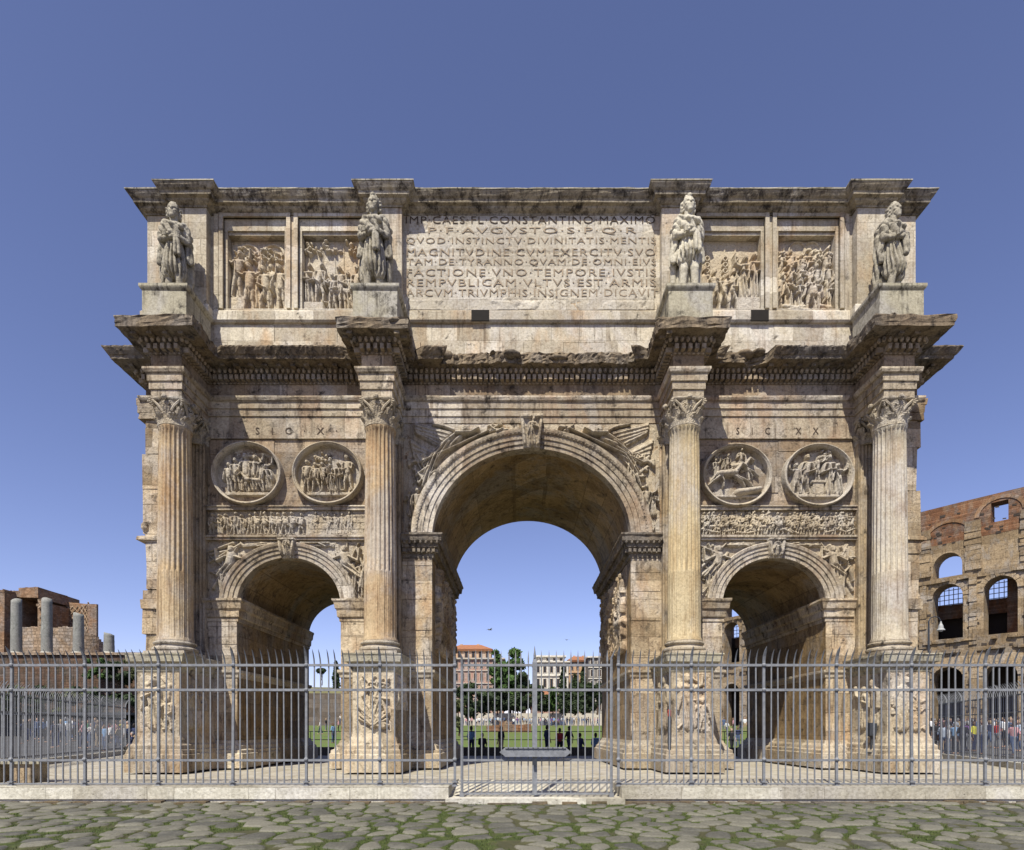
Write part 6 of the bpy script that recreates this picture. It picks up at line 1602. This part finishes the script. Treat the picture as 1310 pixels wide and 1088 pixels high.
for k in range(-6, 14):
    for sg in (-1, 1):
        pts = []
        for s in range(13):
            z = zb_+.2+(zt_-1.5-zb_)*s/12; t = -.9+k*.17+sg*s*.065
            if -1.1 < t < 1.25: pts.append(apx(t, z, Rr-.06))
        if len(pts) > 1: cf.tube(pts, .07, 4)
cf.build('coffer_ribs', M['rubT'], root)
mb = MB(); n = 30; rgg = random.Random(9)
zt2 = L(0, 806, 66)[2]; zb2 = zt0-3
cc = L(74, 0, 66); Rw = 4.8
for i in range(n):
    t0, t1 = -1.55+3.1*i/n, -1.55+3.1*(i+1)/n; za = zt2-(.0 if t0 < .7 else (t0-.7)*1.6)+rgg.uniform(-.12, .12)
    V = [(cc[0]+r*math.sin(t), cc[1]-r*math.cos(t)*.5+.4, z) for z in (zb2, za) for r in (Rw, Rw-1.2) for t in (t0, t1)]
    mb.add(V, [(0, 1, 5, 4), (4, 5, 7, 6), (0, 4, 6, 2), (1, 5, 7, 3), (2, 3, 7, 6)])
mb.build('rubble_wall', M['rubT'], root)
# terrace
mb = MB(); a = Q(-120, 0, 58); b = Q(190, 0, 58)
mb.box(a[0], b[0], CY+58, CY+90, -.5, zt0-.12, .05)
tag(mb.build('terrace_wall', stone('terrace_brick', (.10, .06, .045), (.2, .125, .085), block=(.8, .25, .03), stain=(.035, .04, .025), stain_amt=.9, streak=.8, pits=0, scale=.3)), 'high red brick terrace wall carrying the temple ruin at the far left', 'terrace wall')
mb = MB()
x = a[0]
while x < b[0]: mb.box(x, x+1.9, CY+57.8, CY+59.5, zt0-.12, zt0+.12, .02); x += 1.95
tag(mb.build('terrace_coping', M['rubT']), 'pale stone coping along the top of the brick terrace', 'coping')
for i, (px, py0, lab) in enumerate(((21, 768, 'tallest grey granite column on the terrace, leftmost of the four'), (60, 767, 'banded grey granite column with a dark middle drum, second from the left'), (100.5, 786, 'shorter plain grey granite column, third from the left'), (139.5, 811, 'short stump of a grey granite column nearest the arch'))):
    x, y, z = Q(px, 838, DT-2.2); zt_c = Q(px, py0, DT-2.2)[2]
    rt = empty('ruined_column', (x, y, zt0), label=lab, cat='column'); mb = MB()
    h = zt_c-zt0; sg = [(.49, .35)]
    nz = 14
    for k in range(nz+1): sg.append((.49-.05*k/nz+(.03 if k in (5, 6) and i == 1 else 0)+rgg.uniform(-.008, .008), .38+(h-.38)*k/nz))
    mb.lathe(sg, n=20)
    for q in range(20): v = mb.v[-1-q]; mb.v[-1-q] = (v[0], v[1], v[2]+.12*math.sin(v[0]*4+i))
    mb.build('shaft', M['gran'], rt, True)
    mb = MB(); mb.box(-.68, .68, -.68, .68, 0.0, .18, .02); mb.lathe([(.66, .18), (.68, .26), (.58, .34), (.5, .38)], n=20); mb.build('base', M['white'], rt)
# dark canopy and shelter roofs at the left
rt = empty('kiosk_shelter', (Q(40, 0, 52)[0], CY+52, -.42), label='long dark ticket shelter with flat roof and posts behind the left railing', cat='shelter')
mb = MB(); mb.box(-9, 9.5, -1.5, 2, 3.0, 3.2); mb.build('roof', M['ironD'], rt)
mb = MB(); mb.box(-9, 9.5, 1.7, 1.8, 0, 3.0); mb.build('back_panel', plain('dark_blue_panel', (.04, .05, .07), .5), rt)
for k in range(7):
    mb = MB(); mb.box(-9+3*k, -8.9+3*k, -1.4, -1.3, 0, 3.0); mb.build('shelter_post', M['ironD'], rt)

# ---------------------------------------------------------------- street lamp, birds
x, y = P3(1188, 36)
rt = empty('street_lamp', (x, y, -.42), label='tall dark street lamp with a white bell shade before the amphitheatre', cat='street lamp')
zl = EYE+(934-790)*36/F+.42
mb = MB(); mb.lathe([(.14, 0), (.14, .5), (.09, .55), (.07, 2), (.055, zl-.6)], n=12)
mb.tube([(0, 0, zl-.7), (.0, 0, zl-.25), (.12, 0, zl-.03), (.38, 0, zl+.05), (.62, 0, zl-.02), (.74, 0, zl-.25)], [.05, .045, .035, .03, .03, .03], 8)
for i in range(14):
    t = i/13*1.8*PI; mb.ell((.25+.18*(1-t/8)*math.cos(t), 0, zl-.3+.18*(1-t/8)*math.sin(t)), (.025, .02, .025), 5, 3)
mb.build('pole', M['ironD'], rt)
mb = MB(); mb.lathe([(.04, zl-.25), (.06, zl-.38), (.12, zl-.5), (.15, zl-.68), (.22, zl-.76), (.22, zl-.79), (.14, zl-.79)], (.74, 0), 16); mb.build('lamp_shade', plain('white_enamel', (.42, .43, .42), .4), rt)
mb = MB(); mb.ell((.74, 0, zl-.8), (.11, .11, .08), 12, 8); mb.build('lamp_glass', plain('frosted_glass', (.6, .6, .6), .3), rt)
def bird(px, py, d, rz, lab):
    x, y, z = Q(px, py, d); mb = MB(); mb.caps((-.18, 0, 0), (.16, 0, .01), .06, .045, 8); mb.caps((.2, 0, .03), (.24, 0, .03), .035, .02, 6)
    for s_ in (-1, 1): mb.add([(.08, 0, .03), (-.08, 0, .03), (-.02, s_*.3, .14), (.08, s_*.3, .15), (-.1, s_*.62, .02)], [(0, 1, 2, 3), (3, 2, 4)]); 
    mb.add([(-.16, 0, 0), (-.34, .07, 0), (-.34, -.07, 0)], [(0, 1, 2)])
    o = mb.build('bird', plain('gull_feathers', (.25, .25, .27), .8)); o.location = (x, y, z); o.rotation_euler = (0, 0, rz); o['label'] = lab; o['category'] = 'bird'; o['group'] = 'birds in the sky under the middle vault'
bird(627, 806, 60, .6, 'nearer grey bird flying in the sky at the left inside the middle opening')
bird(725, 819, 90, 2., 'tiny distant bird flying in the sky at the right inside the middle opening')
# ---------------------------------------------------------------- light, sky, camera
LD = Vector((.36, 1.0, -1.45)).normalized()
el = math.asin(-LD.z); az = math.atan2(-LD.x, -LD.y)   # direction towards the sun, clockwise from +y
sun = bpy.data.lights.new('sun', 'SUN'); sun.energy = 5.0; sun.angle = R(.5); sun.color = (1, .945, .84)
so = bpy.data.objects.new('sun', sun); COL.objects.link(so); so.rotation_euler = LD.to_track_quat('-Z', 'Y').to_euler(); so.location = (-8, -20, 40)
wd = bpy.data.worlds.new('World'); S.world = wd; wd.use_nodes = True; nt = wd.node_tree
bg = nt.nodes['Background']; sk = nt.nodes.new('ShaderNodeTexSky'); sk.sky_type = 'NISHITA'; sk.sun_disc = False
sk.sun_elevation = el; sk.sun_rotation = az % (2*PI); sk.altitude = 0; sk.air_density = .8; sk.dust_density = .3; sk.ozone_density = 3.0
hs = nt.nodes.new('ShaderNodeMix'); hs.data_type = 'RGBA'; hs.blend_type = 'MULTIPLY'; hs.inputs[0].default_value = 1
hs.inputs[7].default_value = (1.77, 1.44, 1.61, 1)
nt.links.new(sk.outputs[0], hs.inputs[6]); nt.links.new(hs.outputs[2], bg.inputs[0]); bg.inputs[1].default_value = .071
cam = bpy.data.cameras.new('camera'); cam.sensor_width = 36; cam.lens = F/1310*36; cam.shift_x = (655-662)/1310
cam.shift_y = (934-544)/1310; cam.clip_end = 3000; cam.clip_start = .1
cob = bpy.data.objects.new('camera', cam); COL.objects.link(cob); cob.location = (0, CY, EYE); cob.rotation_euler = (R(90), 0, 0)
S.camera = cob
S.view_settings.view_transform = 'Standard'; S.view_settings.look = 'None'; S.view_settings.gamma = 1; S.view_settings.exposure = .53
